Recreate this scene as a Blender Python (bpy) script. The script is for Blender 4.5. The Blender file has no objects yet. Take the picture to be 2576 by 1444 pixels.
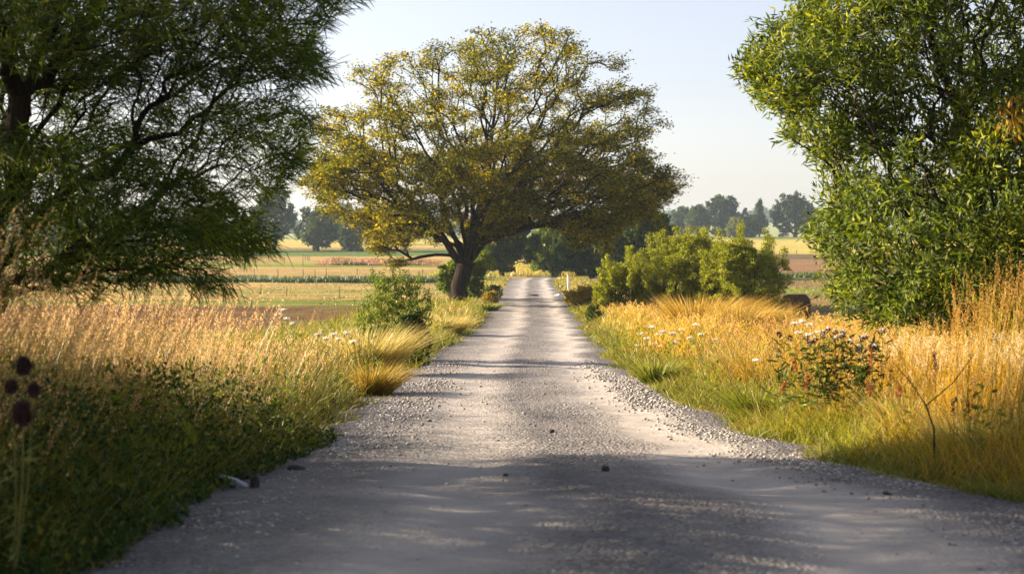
import bpy, math, random
import numpy as np
from mathutils import Vector

C = bpy.context.scene.collection
SC = bpy.context.scene
R = math.radians
rs = np.random.RandomState(7)
random.seed(7)

# ------------------------------------------------------------------ camera
F = 3578.0          # focal length in pixels of a 2576 px wide frame (50 mm on 36 mm)
CX, HY = 1288.0, 605.0
ZC = 3.4
cam_d = bpy.data.cameras.new('camera')
cam = bpy.data.objects.new('camera', cam_d); C.objects.link(cam)
cam.location = (0, 0, ZC); cam.rotation_euler = (R(90), 0, 0)
cam_d.lens = 50; cam_d.sensor_width = 36; cam_d.shift_y = -117/2576
cam_d.clip_start = 0.1; cam_d.clip_end = 6000
cam_d.dof.use_dof = True; cam_d.dof.focus_distance = 28; cam_d.dof.aperture_fstop = 2.5
SC.camera = cam
# ------------------------------------------------------------------ light
SUN_EL = 17.0
SX, SY = -0.955, 0.30                      # horizontal direction towards the sun
n_ = math.hypot(SX, SY); SX /= n_; SY /= n_
w = bpy.data.worlds.new('World'); SC.world = w; w.use_nodes = True
nt = w.node_tree; bg = nt.nodes['Background']
sky = nt.nodes.new('ShaderNodeTexSky'); sky.sky_type = 'NISHITA'; sky.sun_disc = False
sky.sun_elevation = R(SUN_EL); sky.sun_rotation = math.atan2(SX, SY)
sky.air_density = 1.0; sky.dust_density = 1.3; sky.ozone_density = 1.0
hs_ = nt.nodes.new('ShaderNodeHueSaturation'); hs_.inputs['Saturation'].default_value = .58
nt.links.new(sky.outputs[0], hs_.inputs['Color']); mt_ = nt.nodes.new('ShaderNodeMix'); mt_.data_type = 'RGBA'; mt_.blend_type = 'MULTIPLY'; mt_.inputs[0].default_value = 1; mt_.inputs[7].default_value = (1.04, .985, 1.07, 1)
nt.links.new(hs_.outputs[0], mt_.inputs[6]); nt.links.new(mt_.outputs[2], bg.inputs[0]); bg.inputs[1].default_value = 0.054
sl = bpy.data.lights.new('sun', 'SUN'); sl.energy = 4.8; sl.angle = R(0.5); sl.color = (1, 0.81, 0.58)
so = bpy.data.objects.new('sun', sl); C.objects.link(so)
sd = Vector((SX*math.cos(R(SUN_EL)), SY*math.cos(R(SUN_EL)), math.sin(R(SUN_EL))))
so.rotation_euler = sd.to_track_quat('Z', 'Y').to_euler()
SC.view_settings.view_transform = 'Standard'; SC.view_settings.look = 'None'
SC.view_settings.exposure = 2.1; SC.view_settings.gamma = 1
cy = SC.cycles
cy.use_denoising = True; cy.use_adaptive_sampling = False
try: cy.denoising_prefilter = 'NONE'
except Exception: pass
cy.max_bounces = 6; cy.diffuse_bounces = 3; cy.glossy_bounces = 2; cy.transmission_bounces = 4
cy.volume_bounces = 0; cy.transparent_max_bounces = 8
cy.sample_clamp_indirect = 6

# ------------------------------------------------------------------ helpers
def link(o, parent=None):
    C.objects.link(o)
    if parent is not None: o.parent = parent
    return o

def tag(o, label=None, cat=None, group=None, kind=None):
    if label: o['label'] = label
    if cat: o['category'] = cat
    if group: o['group'] = group
    if kind: o['kind'] = kind
    return o

def thing(name, loc, label, cat, group=None, rz=0):
    o = bpy.data.objects.new(name, None); o.empty_display_size = 0.2
    C.objects.link(o); o.location = loc; o.rotation_euler = (0, 0, rz)
    return tag(o, label, cat, group)

def mesh_obj(name, V, quads=None, tris=None, mat=None, parent=None, attrs=None, smooth=False, origin=None):
    V = np.asarray(V, dtype=np.float32)
    if origin is not None: V = V - np.asarray(origin, dtype=np.float32)
    me = bpy.data.meshes.new(name)
    nq = 0 if quads is None else len(quads); n3 = 0 if tris is None else len(tris)
    loops = []
    if nq: loops.append(np.asarray(quads, dtype=np.int32).ravel())
    if n3: loops.append(np.asarray(tris, dtype=np.int32).ravel())
    loops = np.concatenate(loops)
    starts = np.concatenate([np.arange(nq, dtype=np.int32)*4, nq*4 + np.arange(n3, dtype=np.int32)*3])
    me.vertices.add(len(V)); me.vertices.foreach_set('co', V.ravel())
    me.loops.add(len(loops)); me.loops.foreach_set('vertex_index', loops)
    me.polygons.add(nq+n3); me.polygons.foreach_set('loop_start', starts.astype(np.int32))
    if smooth: me.polygons.foreach_set('use_smooth', np.ones(nq+n3, dtype=bool))
    if attrs:
        for k, a in attrs.items():
            at = me.attributes.new(k, 'FLOAT', 'POINT'); at.data.foreach_set('value', np.asarray(a, dtype=np.float32))
    me.update(calc_edges=True); me.validate()
    if mat is not None: me.materials.append(mat)
    o = bpy.data.objects.new(name, me); link(o, parent)
    return o

class Acc:
    """collects pieces into one mesh"""
    def __init__(s): s.V=[]; s.Q=[]; s.T=[]; s.A={}; s.n=0
    def add(s, V, quads=None, tris=None, **attrs):
        V = np.asarray(V, dtype=float).reshape(-1, 3)
        if quads is not None and len(quads): s.Q.append(np.asarray(quads)+s.n)
        if tris is not None and len(tris): s.T.append(np.asarray(tris)+s.n)
        for k, a in attrs.items():
            s.A.setdefault(k, []).append(np.broadcast_to(np.asarray(a, dtype=float), (len(V),)))
        s.V.append(V); s.n += len(V)
    def build(s, name, mat, parent=None, smooth=False, origin=None):
        return mesh_obj(name, np.concatenate(s.V), np.concatenate(s.Q) if s.Q else None,
                        np.concatenate(s.T) if s.T else None, mat, parent,
                        {k: np.concatenate(v) for k, v in s.A.items()}, smooth, origin)

def norm(a): return a/np.maximum(np.linalg.norm(a, axis=-1, keepdims=True), 1e-9)

# 2-D value noise
_g = np.random.RandomState(3).rand(256, 256)
def vnoise(x, y):
    xi = np.floor(x).astype(int); yi = np.floor(y).astype(int)
    fx = x-xi; fy = y-yi; fx = fx*fx*(3-2*fx); fy = fy*fy*(3-2*fy)
    a = _g[xi % 256, yi % 256]; b = _g[(xi+1) % 256, yi % 256]
    c = _g[xi % 256, (yi+1) % 256]; d = _g[(xi+1) % 256, (yi+1) % 256]
    return (a*(1-fx)+b*fx)*(1-fy)+(c*(1-fx)+d*fx)*fy
def sstep(a, b, x):
    t = np.clip((x-a)/(b-a), 0, 1); return t*t*(3-2*t)

# ------------------------------------------------------------------ ground shape
RD = [0, 4, 8.3, 12, 17, 29, 50, 74, 100, 125, 131, 140, 160, 200, 240, 300, 400, 450, 600]
RZ = [1.86, 1.86, 1.75, 1.5, 1.2, 0.78, 0.26, 0.0, 0.0, 0.0, -0.08, -0.3, -0.1, 0.5, 1.1, 2.0, 3.75, 4.5, 5.6]
FD = [0, 30, 60, 80, 125, 140, 160, 200, 240, 300, 400, 450, 600]
FZ = [0.1, 0.1, 0.0, 0.0, 0.0, 0.0, 0.1, 0.5, 1.1, 2.0, 3.75, 4.5, 5.6]
ED = [0, 6, 8.3, 12, 17, 29, 50, 74, 100, 125, 140]
EL = [-2.1, -2.1, -2.06, -1.97, -1.95, -1.9, -1.25, -0.95, -0.5, -0.17, 0.1]
ER = [3.5, 3.4, 3.25, 2.75, 2.5, 2.15, 2.6, 2.9, 3.07, 3.39, 4.6]
def edgeL(y): return np.interp(y, ED, EL) + (vnoise(y*1.1, y*0+3)-.5)*0.45*np.clip(y/20, .5, 1) + (vnoise(y*4, y*0+9)-.5)*0.15
def edgeR(y): return np.interp(y, ED, ER) + (vnoise(y*0.9, y*0+23)-.5)*0.5*np.clip(y/20, .5, 1) + (vnoise(y*4, y*0+39)-.5)*0.15
def gz(x, y):
    x = np.asarray(x, dtype=float); y = np.asarray(y, dtype=float)
    el = np.interp(y, ED, EL); er = np.interp(y, ED, ER)
    s = np.maximum(np.maximum(el-x, x-er), 0)
    k = sstep(4.5, 13, s)
    z = np.interp(y, RD, RZ)*(1-k) + np.interp(y, FD, FZ)*k
    z = z + (vnoise(x*.35+9, y*.35)-.5)*.12*sstep(0.3, 2, s)*np.clip(1-(y-120)/100, 0.3, 1)
    hill = np.interp(y, [600, 900, 1300, 2500], [0, 6, 17, 17])
    z = z + hill*np.interp(x, [-400, -60, 150, 400], [0.45, 0.3, 0.95, 1.1])
    return z
def W(px, py, d): return np.array([(px-CX)/F*d, d, ZC-(py-HY)/F*d])
def dist_of(py, lo=8, hi=600):     # distance at which the road/field profile shows at image row py
    for d in np.linspace(lo, hi, 3000):
        if HY + (ZC-np.interp(d, RD, RZ))*F/d <= py: return float(d)
    return hi

# ------------------------------------------------------------------ materials
def newmat(name):
    m = bpy.data.materials.new(name); m.use_nodes = True
    m.node_tree.nodes.clear(); return m, m.node_tree.nodes, m.node_tree.links
def N(ns, t, **kw):
    n = ns.new(t)
    for k, v in kw.items(): setattr(n, k, v)
    return n
def ramp(ns, stops, interp='LINEAR'):
    r = ns.new('ShaderNodeValToRGB'); r.color_ramp.interpolation = interp
    e = r.color_ramp.elements
    while len(e) > 1: e.remove(e[-1])
    e[0].position = stops[0][0]; e[0].color = (*stops[0][1], 1)
    for p, c in stops[1:]:
        q = e.new(p); q.color = (*c, 1)
    return r
def mixc(ns, ls, fac, a, b, mode='MIX'):
    m = ns.new('ShaderNodeMix'); m.data_type = 'RGBA'; m.blend_type = mode
    for sock, v in ((m.inputs[0], fac), (m.inputs[6], a), (m.inputs[7], b)):
        if isinstance(v, (int, float)): sock.default_value = v
        elif isinstance(v, tuple): sock.default_value = (*v, 1)
        else: ls.new(v, sock)
    return m.outputs[2]
def noise(ns, ls, scale, detail=3, vec=None, rough=.5):
    n = ns.new('ShaderNodeTexNoise'); n.inputs['Scale'].default_value = scale
    n.inputs['Detail'].default_value = detail; n.inputs['Roughness'].default_value = rough
    if vec is not None: ls.new(vec, n.inputs['Vector'])
    return n
def finish(ns, ls, shader):
    o = ns.new('ShaderNodeOutputMaterial'); ls.new(shader, o.inputs[0])

def leaf_mat(name, c0, c1, trans=0.45, tcol=None, rough=0.5, c2=None, patch=0.5):
    """c0..c1 by leaf, drifting by patches of the crown; light passes through the leaf"""
    m, ns, ls = newmat(name)
    a = N(ns, 'ShaderNodeAttribute', attribute_name='tint')
    g = N(ns, 'ShaderNodeNewGeometry')
    nz = noise(ns, ls, patch, 2, g.outputs['Position'])
    rp = ramp(ns, [(0, c0), (0.75, c1)] + ([(1, c2)] if c2 else []))
    mth = N(ns, 'ShaderNodeMath', operation='MULTIPLY_ADD'); ls.new(nz.outputs[0], mth.inputs[0])
    mth.inputs[1].default_value = 0.9; mth.inputs[2].default_value = -0.45
    ad = N(ns, 'ShaderNodeMath', operation='ADD'); ls.new(a.outputs['Fac'], ad.inputs[0]); ls.new(mth.outputs[0], ad.inputs[1])
    ls.new(ad.outputs[0], rp.inputs[0])
    p = N(ns, 'ShaderNodeBsdfPrincipled'); p.inputs['Roughness'].default_value = rough
    p.inputs['Specular IOR Level'].default_value = 0.18
    ls.new(rp.outputs[0], p.inputs['Base Color'])
    t = N(ns, 'ShaderNodeBsdfTranslucent')
    if tcol: ls.new(mixc(ns, ls, 1.0, rp.outputs[0], tcol, 'MULTIPLY'), t.inputs[0])
    else: ls.new(rp.outputs[0], t.inputs[0])
    mx = N(ns, 'ShaderNodeMixShader'); mx.inputs[0].default_value = trans
    ls.new(p.outputs[0], mx.inputs[1]); ls.new(t.outputs[0], mx.inputs[2])
    finish(ns, ls, mx.outputs[0]); return m

def grass_mat(name, base, mid, tip, alt, trans=0.4, patch=0.35, amt=0.8):
    """colour runs up the blade; patches drift to alt"""
    m, ns, ls = newmat(name)
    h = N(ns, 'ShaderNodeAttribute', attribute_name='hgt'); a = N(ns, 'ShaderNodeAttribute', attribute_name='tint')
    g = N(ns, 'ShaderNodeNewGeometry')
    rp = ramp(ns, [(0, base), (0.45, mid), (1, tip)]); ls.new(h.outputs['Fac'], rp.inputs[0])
    nz = noise(ns, ls, patch, 2, g.outputs['Position'])
    mr = N(ns, 'ShaderNodeMapRange'); ls.new(nz.outputs[0], mr.inputs[0])
    mr.inputs[1].default_value = .42; mr.inputs[2].default_value = .62; mr.inputs[4].default_value = amt
    col = mixc(ns, ls, mr.outputs[0], rp.outputs[0], alt)
    v = N(ns, 'ShaderNodeMapRange'); ls.new(a.outputs['Fac'], v.inputs[0]); v.inputs[3].default_value = .55; v.inputs[4].default_value = 1.35
    hs = N(ns, 'ShaderNodeHueSaturation'); ls.new(col, hs.inputs['Color']); ls.new(v.outputs[0], hs.inputs['Value'])
    p = N(ns, 'ShaderNodeBsdfPrincipled'); p.inputs['Roughness'].default_value = 0.45
    p.inputs['Specular IOR Level'].default_value = 0.4
    ls.new(hs.outputs[0], p.inputs['Base Color'])
    t = N(ns, 'ShaderNodeBsdfTranslucent'); ls.new(hs.outputs[0], t.inputs[0])
    mx = N(ns, 'ShaderNodeMixShader'); mx.inputs[0].default_value = trans
    ls.new(p.outputs[0], mx.inputs[1]); ls.new(t.outputs[0], mx.inputs[2])
    finish(ns, ls, mx.outputs[0]); return m

def plain_mat(name, c0, c1, scale=20, rough=.8, bump=.3, stretch=(1, 1, 1), detail=5, spec=.3):
    m, ns, ls = newmat(name)
    tc = N(ns, 'ShaderNodeTexCoord'); mp = N(ns, 'ShaderNodeMapping'); mp.inputs['Scale'].default_value = stretch
    ls.new(tc.outputs['Object'], mp.inputs[0])
    nz = noise(ns, ls, scale, detail, mp.outputs[0], .65)
    rp = ramp(ns, [(.3, c0), (.7, c1)]); ls.new(nz.outputs[0], rp.inputs[0])
    p = N(ns, 'ShaderNodeBsdfPrincipled'); p.inputs['Roughness'].default_value = rough
    p.inputs['Specular IOR Level'].default_value = spec
    ls.new(rp.outputs[0], p.inputs['Base Color'])
    if bump:
        b = N(ns, 'ShaderNodeBump'); b.inputs['Strength'].default_value = 1; b.inputs['Distance'].default_value = bump
        ls.new(nz.outputs[0], b.inputs['Height']); ls.new(b.outputs[0], p.inputs['Normal'])
    finish(ns, ls, p.outputs[0]); return m

bark = plain_mat('bark', (.007, .0045, .003), (.045, .030, .021), 3.2, .95, .12, (3, 3, .4), spec=.1)
bark_grey = plain_mat('bark_grey', (.06, .05, .045), (.16, .13, .11), 6, .95, .03, (3, 3, .5), spec=.1)
M_wood = plain_mat('weathered_wood', (.05, .04, .032), (.12, .10, .08), 30, .9, .004, (4, 4, .5))
M_pale = plain_mat('pale_wood', (.45, .33, .24), (.62, .48, .36), 30, .8, .004, (4, 4, .5))
M_white = plain_mat('white_plastic', (.72, .72, .74), (.82, .82, .82), 8, .45, 0)
M_amber = plain_mat('amber_reflector', (.75, .50, .16), (.85, .62, .26), 30, .3, 0)
M_wire = plain_mat('rusty_wire', (.06, .045, .035), (.12, .09, .07), 30, .6, 0)
M_stone = plain_mat('dark_stone', (.018, .016, .016), (.06, .05, .05), 18, .85, .02)
M_stick = plain_mat('bleached_stick', (.30, .33, .38), (.5, .53, .6), 30, .7, .002)

# terrain ---------------------------------------------------------------
def terrain_mat():
    m, ns, ls = newmat('field_ground')
    g = N(ns, 'ShaderNodeNewGeometry'); sp = N(ns, 'ShaderNodeSeparateXYZ'); ls.new(g.outputs['Position'], sp.inputs[0])
    mp = N(ns, 'ShaderNodeMapping'); mp.inputs['Scale'].default_value = (.06, .22, 1); ls.new(g.outputs['Position'], mp.inputs[0])
    wv = noise(ns, ls, 1, 3, mp.outputs[0])
    # distance with a wavering edge -> 40/d
    wm = N(ns, 'ShaderNodeMath', operation='MULTIPLY_ADD'); ls.new(wv.outputs[0], wm.inputs[0]); wm.inputs[1].default_value = .10; wm.inputs[2].default_value = .95
    dd = N(ns, 'ShaderNodeMath', operation='MULTIPLY'); ls.new(sp.outputs[1], dd.inputs[0]); ls.new(wm.outputs[0], dd.inputs[1])
    iv = N(ns, 'ShaderNodeMath', operation='DIVIDE'); iv.inputs[0].default_value = 40; ls.new(dd.outputs[0], iv.inputs[1]); iv.use_clamp = True
    G1 = (.20, .22, .045); TAN = (.42, .29, .11); YEL = (.46, .38, .10); DG = (.055, .095, .025); BR = (.16, .085, .045)
    PK = (.36, .19, .10); GR = (.16, .22, .035); TG = (.32, .27, .08)
    def st(L):      # list of (distance, colour) from far to near, hard-ish steps
        out = []
        for i, (d, c) in enumerate(L):
            p = 40/d
            if i: out.append((max(p-.004, out[-1][0]+.0005), L[i-1][1]))
            out.append((p, c))
        return out
    left = ramp(ns, st([(2500, (.3, .33, .16)), (390, YEL), (292, PK), (275, (.11, .16, .04)), (222, TAN), (200, TG), (182, GR), (170, TAN), (126, DG), (113, TAN), (100, TG), (88, TAN), (80, G1), (74, BR), (52, (.16, .14, .04))]))  # far dark green band, just nearer than the pink one: tree shadow painted in
    right = ramp(ns, st([(2500, (.3, .33, .16)), (440, (.20, .21, .06)), (385, YEL), (236, (.13, .08, .055)), (205, (.25, .14, .08)), (141, DG), (134, GR), (126, TAN), (122, (.25, .15, .09)), (100, G1), (90, (.27, .18, .08)), (62, TG), (50, (.16, .14, .04))]))  # darkest brown band: shadow on the brown field, put into the colour
    ls.new(iv.outputs[0], left.inputs[0]); ls.new(iv.outputs[0], right.inputs[0])
    sd_ = N(ns, 'ShaderNodeMath', operation='GREATER_THAN'); ls.new(sp.outputs[0], sd_.inputs[0]); sd_.inputs[1].default_value = 1.5
    col = mixc(ns, ls, sd_.outputs[0], left.outputs[0], right.outputs[0])
    # patches of greener and drier growth, streaked along the rows
    mp2 = N(ns, 'ShaderNodeMapping'); mp2.inputs['Scale'].default_value = (.12, .5, 1); ls.new(g.outputs['Position'], mp2.inputs[0])
    n2 = noise(ns, ls, 1, 6, mp2.outputs[0], .65)
    mr = N(ns, 'ShaderNodeMapRange'); ls.new(n2.outputs[0], mr.inputs[0]); mr.inputs[1].default_value = .3; mr.inputs[2].default_value = .7; mr.inputs[3].default_value = .62; mr.inputs[4].default_value = 1.3
    hs = N(ns, 'ShaderNodeHueSaturation'); ls.new(col, hs.inputs['Color']); ls.new(mr.outputs[0], hs.inputs['Value'])
    n4 = noise(ns, ls, 1.3, 2, mp2.outputs[0])
    m4 = N(ns, 'ShaderNodeMapRange'); ls.new(n4.outputs[0], m4.inputs[0]); m4.inputs[1].default_value = .52; m4.inputs[2].default_value = .66; m4.inputs[4].default_value = .5
    col2 = mixc(ns, ls, m4.outputs[0], hs.outputs[0], (.15, .19, .04))
    n3 = noise(ns, ls, 2.5, 6, g.outputs['Position'], .75)
    p = N(ns, 'ShaderNodeBsdfPrincipled'); p.inputs['Roughness'].default_value = .95; p.inputs['Specular IOR Level'].default_value = .05
    ls.new(col2, p.inputs['Base Color'])
    b = N(ns, 'ShaderNodeBump'); b.inputs['Strength'].default_value = 1; b.inputs['Distance'].default_value = .35
    ls.new(n3.outputs[0], b.inputs['Height']); ls.new(b.outputs[0], p.inputs['Normal'])
    finish(ns, ls, p.outputs[0]); return m

def road_mat():
    m, ns, ls = newmat('gravel_road')
    g = N(ns, 'ShaderNodeNewGeometry')
    u = N(ns, 'ShaderNodeAttribute', attribute_name='u')       # 0 left edge .. 1 right edge
    P = g.outputs['Position']
    # wheel tracks: packed, paler; shoulders and centre: loose, darker
    wob = noise(ns, ls, .25, 2, P)
    uu = N(ns, 'ShaderNodeMath', operation='MULTIPLY_ADD'); ls.new(wob.outputs[0], uu.inputs[0]); uu.inputs[1].default_value = .12; ls.new(u.outputs['Fac'], uu.inputs[2])
    tr = ramp(ns, [(.10, (0, 0, 0)), (.26, (.35,)*3), (.36, (.9,)*3), (.44, (.75,)*3), (.54, (.10,)*3), (.66, (.25,)*3), (.74, (1,)*3), (.83, (.9,)*3), (.93, (.1,)*3), (1, (0, 0, 0))])
    ls.new(uu.outputs[0], tr.inputs[0])
    big = noise(ns, ls, .7, 4, P, .6)
    tk = N(ns, 'ShaderNodeMath', operation='MULTIPLY'); ls.new(tr.outputs[0], tk.inputs[0])
    bm = N(ns, 'ShaderNodeMapRange'); ls.new(big.outputs[0], bm.inputs[0]); bm.inputs[1].default_value = .25; bm.inputs[2].default_value = .5; bm.inputs[3].default_value = .9
    ls.new(bm.outputs[0], tk.inputs[1])
    vo = N(ns, 'ShaderNodeTexVoronoi'); vo.inputs['Scale'].default_value = 34; ls.new(P, vo.inputs['Vector']); vo.inputs['Randomness'].default_value = 1
    vb = N(ns, 'ShaderNodeTexVoronoi'); vb.inputs['Scale'].default_value = 13; ls.new(P, vb.inputs['Vector'])
    fine = noise(ns, ls, 90, 3, P, .7)
    # colour
    st = mixc(ns, ls, vo.outputs['Color'], (.21, .185, .17), (.40, .36, .33))
    bw = N(ns, 'ShaderNodeSeparateColor'); ls.new(vo.outputs['Color'], bw.inputs[0])
    st = mixc(ns, ls, bw.outputs[0], (.066, .065, .070), (.17, .163, .165))
    pk = mixc(ns, ls, fine.outputs[0], (.335, .305, .275), (.48, .435, .395))
    col = mixc(ns, ls, tk.outputs[0], st, pk)
    stn = noise(ns, ls, 1.6, 5, P, .6); sm = N(ns, 'ShaderNodeMapRange'); ls.new(stn.outputs[0], sm.inputs[0]); sm.inputs[1].default_value = .35; sm.inputs[2].default_value = .65; sm.inputs[3].default_value = .85; sm.inputs[4].default_value = 1.1
    hs = N(ns, 'ShaderNodeHueSaturation'); ls.new(col, hs.inputs['Color']); ls.new(sm.outputs[0], hs.inputs['Value'])
    p = N(ns, 'ShaderNodeBsdfPrincipled'); p.inputs['Roughness'].default_value = .85; p.inputs['Specular IOR Level'].default_value = .25
    ls.new(hs.outputs[0], p.inputs['Base Color'])
    # height: stones
    inv = N(ns, 'ShaderNodeMath', operation='SUBTRACT'); inv.inputs[0].default_value = 1; ls.new(vo.outputs['Distance'], inv.inputs[1])
    inb = N(ns, 'ShaderNodeMath', operation='SUBTRACT'); inb.inputs[0].default_value = 1; ls.new(vb.outputs['Distance'], inb.inputs[1])
    s1 = N(ns, 'ShaderNodeMath', operation='MULTIPLY_ADD'); ls.new(inb.outputs[0], s1.inputs[0]); s1.inputs[1].default_value = 1.0; ls.new(inv.outputs[0], s1.inputs[2])
    am = N(ns, 'ShaderNodeMapRange'); ls.new(tk.outputs[0], am.inputs[0]); am.inputs[3].default_value = 1.0; am.inputs[4].default_value = .05
    hh = N(ns, 'ShaderNodeMath', operation='MULTIPLY'); ls.new(s1.outputs[0], hh.inputs[0]); ls.new(am.outputs[0], hh.inputs[1])
    h2 = N(ns, 'ShaderNodeMath', operation='MULTIPLY_ADD'); ls.new(fine.outputs[0], h2.inputs[0]); h2.inputs[1].default_value = .07; ls.new(hh.outputs[0], h2.inputs[2])
    b = N(ns, 'ShaderNodeBump'); b.inputs['Strength'].default_value = 1; b.inputs['Distance'].default_value = .032
    ls.new(h2.outputs[0], b.inputs['Height']); ls.new(b.outputs[0], p.inputs['Normal'])
    finish(ns, ls, p.outputs[0]); return m

def grid(name, X, Y, Z, mat, **attrs):
    nr, nc = X.shape
    V = np.stack([X, Y, Z], -1).reshape(-1, 3)
    i = np.arange(nr-1)[:, None]*nc + np.arange(nc-1)[None]
    q = np.stack([i, i+1, i+1+nc, i+nc], -1).reshape(-1, 4)
    return mesh_obj(name, V, quads=q, mat=mat, attrs={k: a.ravel() for k, a in attrs.items()}, smooth=True)

ys = np.concatenate([np.arange(-30, 0, 3), np.arange(0, 40, .4), np.arange(40, 150, 1.2), np.arange(150, 500, 6), np.geomspace(500, 2600, 24)])
tt = np.linspace(-1, 1, 201); xs = np.sign(tt)*(np.abs(tt)*26 + np.abs(tt)**5*1500)
Y, X = np.meshgrid(ys, xs, indexing='ij')
Z = gz(X, Y)
inr = (X > np.interp(Y, ED, EL)-.1) & (X < np.interp(Y, ED, ER)+.1) & (Y < 138)
ploughed = (vnoise(X*.4, Y*1.6)-.5)*.22*sstep(52, 56, Y)*(1-sstep(70, 76, Y))*(X < -3) + (vnoise(X*.8+50, Y*2.6)-.5)*.12*(Y < 120)*(~inr)
Z = Z - .06*inr + ploughed*(1-inr)
grid('ground', X, Y, Z, terrain_mat())['kind'] = 'structure'

yr = np.concatenate([np.arange(-6, 0, 1), np.arange(0, 26, .07), np.arange(26, 60, .25), np.arange(60, 143, .8)])
ur = np.linspace(0, 1, 70)
Yr, Ur = np.meshgrid(yr, ur, indexing='ij')
e0 = edgeL(yr)[:, None]-.25; e1 = edgeR(yr)[:, None]+.25
bend = np.interp(yr, [118, 128, 136, 143], [0, .5, 2.2, 6.5])[:, None]   # the road swings away behind the trees
Xr = e0*(1-Ur) + e1*Ur + bend
Zr = gz(np.clip(Xr, -1.5, 3), Yr)*0 + np.interp(Yr, RD, RZ)
Zr = Zr + .025 + .05*(1-(2*Ur-1)**4) - .022*np.exp(-((Ur-.34)/.07)**2) - .028*np.exp(-((Ur-.73)/.07)**2)
Zr += (vnoise(Xr*1.3, Yr*.8)-.5)*.05 + (vnoise(Xr*5, Yr*5)-.5)*.012
edge = np.minimum(Ur, 1-Ur); Zr -= .07*(1-sstep(0, .05, edge))
grid('road', Xr, Yr, Zr, road_mat(), u=Ur)['kind'] = 'structure'
def roadz(x, y):
    u = (x-np.interp(y, ED, EL))/(np.interp(y, ED, ER)-np.interp(y, ED, EL)); u = np.clip(u, 0, 1)
    return np.interp(y, RD, RZ)+.025+.05*(1-(2*u-1)**4)-.022*np.exp(-((u-.34)/.07)**2)-.028*np.exp(-((u-.73)/.07)**2)+(vnoise(x*1.3, y*.8)-.5)*.05

# ------------------------------------------------------------------ gravel (loose stones)
ico_v = []; ph = (1+5**.5)/2
for a, b in ((1, ph), (-1, ph), (1, -ph), (-1, -ph)): ico_v += [(0, a, b), (a, b, 0), (b, 0, a)]
ico_v = norm(np.array(ico_v, dtype=float))
ico_f = []
_dm = np.linalg.norm(ico_v[:, None]-ico_v[None], axis=-1)
for i in range(12):
    for j in range(i+1, 12):
        for k in range(j+1, 12):
            if max(_dm[i, j], _dm[j, k], _dm[i, k]) < 1.1:
                n = np.cross(ico_v[j]-ico_v[i], ico_v[k]-ico_v[i])
                ico_f.append((i, j, k) if n@ico_v[i] > 0 else (i, k, j))
ico_f = np.array(ico_f)
def pebbles(P, size, squash=.6):
    n = len(P)
    a = rs.rand(n)*6.28; ca, sa = np.cos(a), np.sin(a)
    V = ico_v[None]*(1+.35*(rs.rand(n, 12, 1)-.5))*size[:, None, None]*np.stack([1+.4*rs.rand(n), .8+.3*rs.rand(n), squash*(.7+.5*rs.rand(n))], -1)[:, None]
    Vx = V[..., 0]*ca[:, None]-V[..., 1]*sa[:, None]; Vy = V[..., 0]*sa[:, None]+V[..., 1]*ca[:, None]
    V = np.stack([Vx, Vy, V[..., 2]], -1)+P[:, None]
    T = (ico_f[None]+np.arange(n)[:, None, None]*12).reshape(-1, 3)
    return V.reshape(-1, 3), T, np.repeat(rs.rand(n), 12)
gm, ns, ls = newmat('loose_gravel')
a = N(ns, 'ShaderNodeAttribute', attribute_name='tint')
rp = ramp(ns, [(0, (.16, .15, .14)), (.5, (.28, .26, .24)), (1, (.46, .43, .40))]); ls.new(a.outputs['Fac'], rp.inputs[0])
p = N(ns, 'ShaderNodeBsdfPrincipled'); p.inputs['Roughness'].default_value = .85; ls.new(rp.outputs[0], p.inputs['Base Color']); finish(ns, ls, p.outputs[0])
acc = Acc()
n = 80000
y = 4.5+np.abs(rs.rand(n))**1.5*26; kind = rs.rand(n)*.845
l, r_ = edgeL(y), edgeR(y)
x = np.where(kind < .42, l-.3+np.abs(rs.randn(n))*.42, np.where(kind < .84, r_+.35-np.abs(rs.randn(n))*.42, l+(r_-l)*rs.rand(n)))
sz = (.006+.010*rs.rand(n)**2)*np.clip(y/10, .9, 1.8)
z = np.where((x > l-.2) & (x < r_+.2), roadz(x, y), gz(x, y)+.02)
e = np.minimum(x-l+.25, r_+.25-x)/(r_-l); z = z-.05*(1-sstep(0, .06, e))+sz*.3
V, T, tn = pebbles(np.stack([x, y, z], -1), sz)
acc.add(V, tris=T, tint=tn)
tag(acc.build('gravel', gm), kind='stuff', label='loose grey gravel along the edges of the road')

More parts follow.
